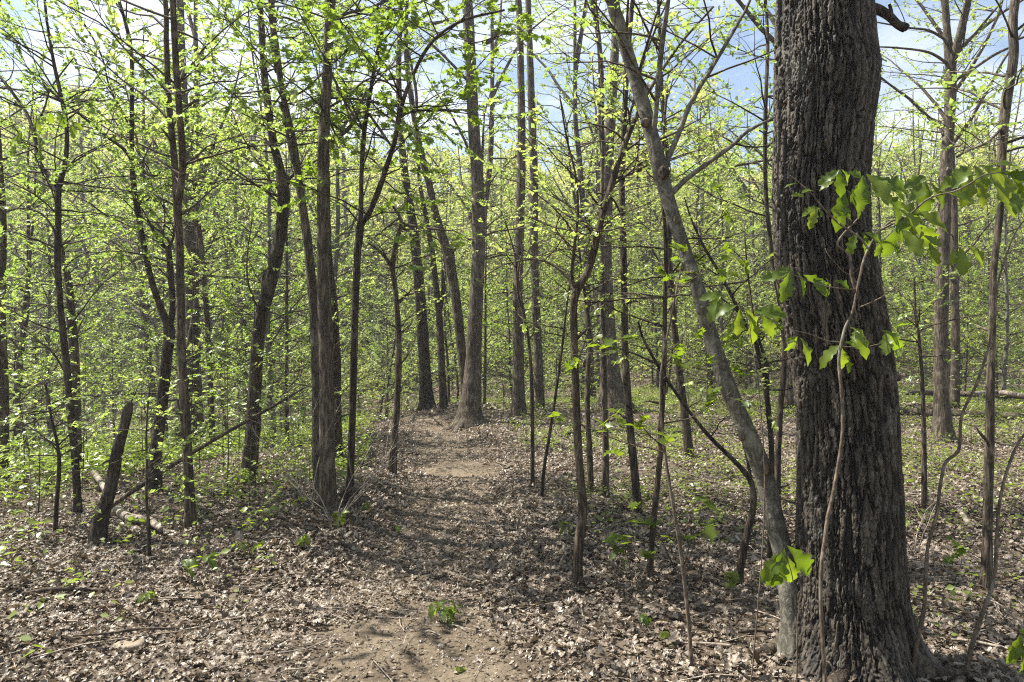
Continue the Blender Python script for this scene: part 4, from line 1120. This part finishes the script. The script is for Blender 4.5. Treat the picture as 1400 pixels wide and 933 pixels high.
# ------------------------------------------------------------------ twig litter, ground cover
def twig_litter():
    rs = random.Random(8); g = Geo()
    for k in range(1700):
        y = math.sqrt(rs.uniform(2.2 ** 2, 13 ** 2)); x = rs.uniform(-.85, .85) * (y + .5)
        L = rs.uniform(.06, .45) * (1 if rs.random() < .85 else 2); a = rs.uniform(0, 6.28); r = rs.uniform(.0015, .005)
        p = []
        for s_ in range(4):
            p.append((x, y, gz(x, y) + .03 + rs.uniform(0, .025)))
            a += rs.gauss(0, .25); x += math.cos(a) * L / 3; y += math.sin(a) * L / 3
        g.tube(np.array(p), np.linspace(r, r * .5, 4), 4, cap=False)
    kind(link('twig_litter', g.mesh('twig_litter', BARK['dead'])), 'stuff')
twig_litter()

def ground_cover():
    """tiny green seedlings and herbs spread over the forest floor"""
    rs = np.random.RandomState(14)
    n = 60000
    y = np.sqrt(rs.uniform(3.2 ** 2, 30 ** 2, n)); x = rs.uniform(-1, 1, n) * (.76 * y + .6)
    s = x / y
    pd = np.abs(x - path_x(y))
    pn = fbm(x * .6 + 11, y * .6, None, 61, 3)
    w = np.where(s < -.2, sstep(5.4, 8.5, y) * 1.0 + .10, np.where(s > .0, sstep(5.2, 8, y) * .62 + .10, sstep(10, 14, y) * .3))
    w = np.where((s > -.60) & (s < -.45) & (y < 8.0), .06, w)
    w = w * sstep(-.35, .25, pn) * sstep(.85, 1.5, pd)
    k = rs.rand(n) < w
    x, y = x[k], y[k]; n = len(x)
    z = ground_z(x, y)
    m = 7
    hgt = rs.uniform(.04, .22, n) * (1 + .9 * (x / y < -.15))
    px = np.repeat(x, m) + rs.normal(0, .06, n * m); py = np.repeat(y, m) + rs.normal(0, .06, n * m)
    pz = np.repeat(z, m) + np.repeat(hgt, m) * rs.uniform(.4, 1, n * m) + .02
    az = rs.uniform(0, 6.283, n * m)
    dr = np.stack([np.cos(az), np.sin(az), rs.normal(-.1, .25, n * m)], 1)
    nr = rs.normal(0, .35, (n * m, 3)) + np.array([0, 0, 1])
    sz = np.repeat(rs.uniform(.022, .055, n) * (1 + .45 * (x / y < -.15)), m) * rs.uniform(.7, 1.2, n * m)
    V, T = build_leaves(LEAF_LO, np.stack([px, py, pz], 1), dr, nr, sz)
    ti = np.repeat(np.clip(rs.normal(.5, .25, n), 0, 1), m * 4)
    kind(link('ground_cover', make_mesh('ground_cover', V, None, T, [M_HERB], tint=ti)), 'stuff')
ground_cover()

# ------------------------------------------------------------------ individual seedlings near the path
def seedling(px, py, label, h=.16, nl=7, ls=.075, spread=.5, tint=.5, tmpl=LEAF_OAK, mat=None):
    TREE_SEED[0] += 1
    rng = random.Random(TREE_SEED[0])
    h *= 1.35; ls *= 1.4; nl = int(nl * 1.3)
    d = hit(px, py); b = P(px, py, d); b[2] = gz(b[0], b[1])
    root = thing('seedling', label, 'seedling', b)
    g = Geo(); pos, dr, nr, sz = [], [], [], []
    ns = max(1, nl // 4)
    for k in range(ns):
        a = rng.uniform(0, 6.28); l = spread * h * rng.uniform(.2, 1)
        tip = np.array([math.cos(a) * l, math.sin(a) * l, h * rng.uniform(.75, 1.1)])
        mid = tip * .5 + np.array([rng.gauss(0, .01), rng.gauss(0, .01), .02])
        g.tube(np.array([(0, 0, -.02), mid, tip]), [.0035, .0026, .0016], 5)
        for q in range(max(3, nl // ns)):
            az = rng.uniform(0, 6.28)
            at = tip if rng.random() < .6 else mid + (tip - mid) * rng.random()
            pos.append(at); dr.append((math.cos(az), math.sin(az), rng.gauss(-.25, .3))); nr.append((rng.gauss(0, .3), rng.gauss(-.2, .3), 1)); sz.append(ls * rng.uniform(.65, 1.15))
    V, T = build_leaves(tmpl, np.array(pos), np.array(dr), np.array(nr), np.array(sz))
    link('stem', g.mesh('stem', BARK['twig']), root)
    rs = np.random.RandomState(TREE_SEED[0])
    link('leaves', make_mesh('leaves', V, None, T, [mat or M_OAK], tint=np.repeat(np.clip(rs.normal(tint, .15, len(pos)), 0, 1), len(tmpl[0]))), root)

seedling(270, 806, 'upright green oak seedling alone on the litter, lower left', .16, 8, .07)
seedling(193, 826, 'low reddish-green seedling left of the upright oak seedling', .09, 6, .06, .8, .9)
seedling(611, 860, 'bushy green seedling on the path edge at the bottom centre', .10, 16, .06, 1.2)
seedling(413, 754, 'small bright yellow-green clump left of the path, below the thick straight trunk', .09, 9, .055, .6, .9)
seedling(456, 728, 'bright green clump at the foot of the thick straight trunk', .10, 9, .06, .7, .8)
seedling(504, 706, 'little green sprout right of the thick straight trunk', .08, 6, .06, .7, .7)
seedling(776, 744, 'small lone sprout just left of the wavy-footed tree', .11, 5, .07, .5, .7)
seedling(868, 812, 'broad leafy seedling left of the grey sapling, lower middle', .22, 14, .075, 1.0, .6, LEAF_MAPLE)
seedling(930, 790, 'tall leafy seedling between the wispy sapling and the twisted stem', .38, 14, .085, .6, .6, LEAF_MAPLE)
seedling(880, 858, 'tiny sprout below the broad leafy seedling', .06, 4, .05, .6, .5)
seedling(908, 885, 'single-stemmed sprout left of the wispy sapling foot', .07, 4, .06, .5, .5)
seedling(1302, 800, 'pale leafy seedling right of the massive trunk', .22, 9, .06, .9, .6, LEAF_MAPLE)
seedling(1000, 830, 'low seedling at the foot of the twisted stem', .12, 8, .055, 1.0, .6, LEAF_MAPLE)
seedling(345, 765, 'fern-green sprig lying low left of the bright clumps', .09, 8, .06, 1.1, .7)
seedling(640, 925, 'tiny sprout at the bottom edge of the path', .04, 5, .04, 1.0, .6)
seedling(545, 730, 'faint sprig on the bank right of the thick straight trunk', .07, 5, .05, .8, .6)

def leaf_sprig(px0, py0, d, label, stem, leaves_):
    """a twiglet with a few large oak leaves; stem starts on the ground"""
    rng = random.Random(int(px0 * 7 + py0))
    x = P(px0, 0, d)[0]; b = np.array([x, d, gz(x, d)])
    root = thing('oak_seedling', label, 'seedling', b)
    A = np.array([b - (0, 0, .02)] + [P(x_, y_, d) for x_, y_ in stem])
    c = catmull(A, 6); g = Geo(); g.tube(c, np.linspace(.004, .0015, len(c)), 6)
    link('stem', g.mesh('stem', BARK['twig'], b), root)
    for px, py, an, ln in leaves_:
        a = R(an)
        V, T = build_leaves(rng.choice(OAKS), np.array([P(px, py, d)]), np.array([[math.cos(a), rng.uniform(-.5, .2), -math.sin(a)]]), np.array([[rng.gauss(0, .3), -.8, .6]]), np.array([ln / 1000 * d * (1.08 if px0 > 0 else .8)]))
        link('leaf', make_mesh('leaf', V - b, None, T, [M_OAK], tint=np.tile([0, .3, 0], len(V) // 3) + rng.uniform(.2, .75)), root)

leaf_sprig(1085, 775, 3.0, 'sprig of large bright oak leaves before the foot of the leaning trunk', [(1090, 900), (1085, 800), (1072, 752)],
           [(1072, 750, 110, 46), (1076, 746, 50, 56), (1070, 756, 140, 40), (1068, 764, 100, 42), (1076, 760, 75, 40), (1066, 772, 125, 30)])
leaf_sprig(1392, 880, 2.9, 'sprig of dark green oak leaves at the lower right corner', [(1400, 940), (1398, 870)],
           [(1396, 866, 120, 40), (1398, 868, 80, 44), (1392, 862, 20, 36), (1385, 876, 105, 30)])
leaf_sprig(1020, 430, 3.1, 'tall sprig of oak leaves left of the massive trunk at mid height', [(1030, 900), (1045, 700), (1040, 560), (1022, 440), (1005, 410)],
           [(1008, 418, 170, 34), (1012, 422, 100, 34), (1018, 424, 40, 40), (1030, 425, 10, 40), (1024, 430, 70, 36), (990, 405, 190, 30), (985, 405, 130, 34), (1040, 430, 60, 34)])
leaf_sprig(-160, 170, 4.0, 'tall whip with drooping oak leaves high in the left corner', [(-150, 500), (-110, 300), (-50, 190), (0, 178), (45, 160), (80, 152), (100, 170)],
           [(30, 180, 100, 24), (25, 185, 130, 24), (50, 160, 80, 24), (80, 152, 60, 26), (88, 155, 110, 26), (95, 165, 30, 24), (70, 152, 100, 22), (20, 200, 80, 22), (100, 170, 80, 24)])

def bare_shrub(px, py, label, n, L):
    rng = random.Random(px)
    d = hit(px, py); b = P(px, py, d); b[2] = gz(b[0], b[1])
    root = thing('bare_shrub', label, 'shrub', b)
    cr = Crown(rng)
    for k in range(n):
        cr.spray(b, rng.uniform(0, 6.28), rng.uniform(.7, 1.35), L * rng.uniform(.6, 1.2), .005, .04, 6.0, bare=.93, flat=.5, sub=.6)
    link('branches', cr.build('branches', M_LEAF, BARK['dead'], LEAF_LO, b, px), root)
bare_shrub(458, 722, 'pale leafless brush at the foot of the thick straight trunk', 7, 1.1)
bare_shrub(425, 690, 'wiry pale leafless bush left of the thick straight trunk', 6, 1.2)
bare_shrub(1250, 760, 'thin leafless brush right of the massive trunk', 4, .9)

# ------------------------------------------------------------------ fallen wood, sticks and stones
def log(name, label, cat, pts, bark='log', lift=0.0, d=None, sides=10, lump=.12, follow=True):
    A = []
    for x, y, w in pts:
        dd = d or hit(x, y)
        p = P(x, y, dd); r = w / 2000 * dd
        if follow: p[2] = gz(p[0], p[1]) + r * .7 + lift + .012
        A.append(np.append(p, r))
    c = catmull(np.array(A), 8)
    b = c[0, :3].copy()
    g = Geo(); g.tube(c[:, :3], np.maximum(c[:, 3], .0015), sides, .08, 3, True, lump)
    return tag(link(name, g.mesh(name, BARK[bark], b), None, b), label, cat)

log('fallen_branch', 'bleached white fallen branch behind the snapped dead trunk', 'branch', [(128, 655, 8), (140, 672, 9), (152, 693, 10), (168, 716, 12), (185, 722, 12), (205, 725, 11), (220, 736, 7)], lift=.04)
def leaning_pole():
    d0, d1 = hit(115, 722), 6.9
    L = [(115, 722, 6.5), (165, 683, 6.5), (215, 650, 6), (270, 615, 5.5), (330, 580, 5), (380, 552, 4), (416, 530, 3)]
    A = np.array([np.append(P(x, y, d0 + (d1 - d0) * k / 6), w / 2000 * d0) for k, (x, y, w) in enumerate(L)])
    c = catmull(A, 6); b = c[0, :3].copy(); g = Geo(); g.tube(c[:, :3], c[:, 3], 8, .06, 2, True, .06)
    tag(link('dead_pole', g.mesh('dead_pole', BARK['brown'], b), None, b), 'long thin dead pole slanting up across the trunks at left', 'branch')
leaning_pole()
log('fallen_log', 'dark mossy log lying right of the massive trunk, far back', 'log', [(1225, 567, 10), (1280, 571, 11), (1340, 574, 11), (1402, 576, 10)], 'darklog', .02)
log('fallen_log', 'upper dark log propped behind the others at the far right', 'log', [(1240, 556, 8), (1290, 556, 8), (1350, 560, 8), (1405, 562, 7)], 'darklog', .28)
log('fallen_log', 'grey barkless log crossing the dark logs at the far right', 'log', [(1330, 566, 7), (1365, 562, 7), (1400, 570, 7)], 'log', .38)
log('fallen_log', 'thin dark log on the flat behind the slim poles', 'log', [(775, 597, 5), (820, 594, 6), (860, 595, 6), (905, 598, 5), (945, 592, 4)], 'darklog', .02)
log('stick', 'pale straight stick on the litter right of the massive trunk', 'stick', [(1309, 702, 7), (1318, 714, 7), (1328, 730, 6)], 'log', .02)
log('stick', 'dark gently bent stick on the litter, lower left', 'stick', [(30, 821, 5), (70, 816, 6), (105, 815, 5), (150, 816, 4)], 'darklog', .02)
log('stick', 'curved pale stick near the left edge below the dark bent stick', 'stick', [(33, 850, 5), (40, 838, 5), (52, 830, 4), (66, 826, 3)], 'log', .02)
log('stick', 'short stick below the upright oak seedling', 'stick', [(236, 829, 3), (255, 828, 4), (278, 828, 4)], 'darklog', .02)
log('stick', 'thin stick lying over the flat stone', 'stick', [(100, 887, 3), (150, 884, 4), (190, 878, 4), (235, 877, 3)], 'darklog', .05)
log('stick', 'short curved stick at the left edge of the bare dirt', 'stick', [(481, 849, 5), (485, 842, 5), (492, 837, 5), (498, 836, 4)], 'darklog', .01)
log('stick', 'small pale stick on the bare dirt of the path', 'stick', [(490, 812, 3), (505, 815, 4), (522, 818, 3)], 'log', .01)
log('stick', 'pale twig beside the bushy seedling on the path', 'stick', [(617, 857, 3), (628, 864, 3), (638, 870, 3)], 'log', .01)
log('stick', 'thin pale stick in the litter left of the massive trunk foot', 'stick', [(930, 889, 3), (965, 891, 4), (1000, 893, 4)], 'log', .02)
log('stick', 'dark stick in the litter before the leaning trunk', 'stick', [(1010, 874, 4), (1035, 872, 5), (1060, 874, 4)], 'darklog', .02)
log('stick', 'pale stick in the litter right of the massive trunk foot', 'stick', [(1300, 884, 3), (1330, 888, 4), (1368, 896, 4)], 'log', .02)
log('stick', 'dark stick on the right edge of the path, farthest of the sticks', 'stick', [(683, 647, 3), (692, 645, 3), (702, 641, 2)], 'darklog', .02)
# torn root at the foot of the slim maple
log('root_snag', 'dark upturned root snag at the foot of the slim black-barked maple', 'stump', [(470, 695, 12), (478, 690, 13), (487, 688, 10), (494, 682, 7)], 'dark', .08, lump=.3)

def stone(px, py, w, h, label, seed, rot=0.0):
    """a broken slab: uneven outline, flat split top, chipped edges"""
    d = hit(px, py); p = P(px, py, d); s = w / 1000 * d
    rs = np.random.RandomState(seed)
    n = 56; a = np.arange(n) / n * 2 * math.pi
    corners = np.sort(rs.uniform(0, 6.28, 6)); cr = rs.uniform(.8, 1.1, 6)
    ph = np.arange(6) / 6 * 6.283 + rs.uniform(-.35, .35, 6)
    rad = np.min([dq * .82 / np.maximum(np.cos(a - pq), .05) for pq, dq in zip(ph, cr)], axis=0) + .05 * vnoise(np.cos(a) * 5, np.sin(a) * 5, None, seed)
    V = []
    for k, (f, z) in enumerate(((1.03, -.9), (1.05, .0), (1.0, .62), (.94, .86), (.80, .97), (.55, 1.0), (.28, 1.0), (.03, 1.0))):
        x = np.cos(a) * rad * f; y = np.sin(a) * rad * f * .62
        zz = z + .16 * fbm(x * 2.2, y * 2.2, None, seed + 3, 3) + .05 * vnoise(x * 9, y * 9, None, seed + 5)
        V.append(np.column_stack([x * s / 2, y * s / 2, zz * s * h]))
    V = np.vstack(V)
    i = np.arange(7)[:, None] * n; j = np.arange(n)[None]; k = (j + 1) % n
    me = make_mesh('stone', V, np.stack([i + j, i + k, i + n + k, i + n + j], -1).reshape(-1, 4), None, [M_STONE])
    o = link('stone', me, None, (p[0], p[1], gz(p[0], p[1]) + .014)); o.rotation_euler = (R(7), R(-4), rot)
    tag(o, label, 'stone')
stone(178, 889, 56, .13, 'flat tan stone in the leaf litter at the lower left', 3)
stone(759, 794, 13, .35, 'small pale stone right of the path, left of the wavy-footed tree', 4)

# ------------------------------------------------------------------ faint spring haze in the air
def haze():
    m, nt, N, L = nodes('thin_haze')
    v = N('ShaderNodeVolumePrincipled'); v.inputs['Color'].default_value = (0.95, 0.96, 1.0, 1)
    v.inputs['Density'].default_value = 0.0012; v.inputs['Anisotropy'].default_value = 0.35
    o = N('ShaderNodeOutputMaterial'); L(v.outputs[0], o.inputs['Volume'])
    x, y0, y1, z0, z1 = 376.0, -268.0, 428.0, -5.0, 46.0
    V = [(a, b, c) for c in (z0, z1) for a, b in ((-x, y0), (x, y0), (x, y1), (-x, y1))]
    Q = [(0, 3, 2, 1), (4, 5, 6, 7), (0, 1, 5, 4), (1, 2, 6, 5), (2, 3, 7, 6), (3, 0, 4, 7)]
    kind(link('haze', make_mesh('haze', V, Q, None, [m], smooth=False)), 'stuff')
haze()
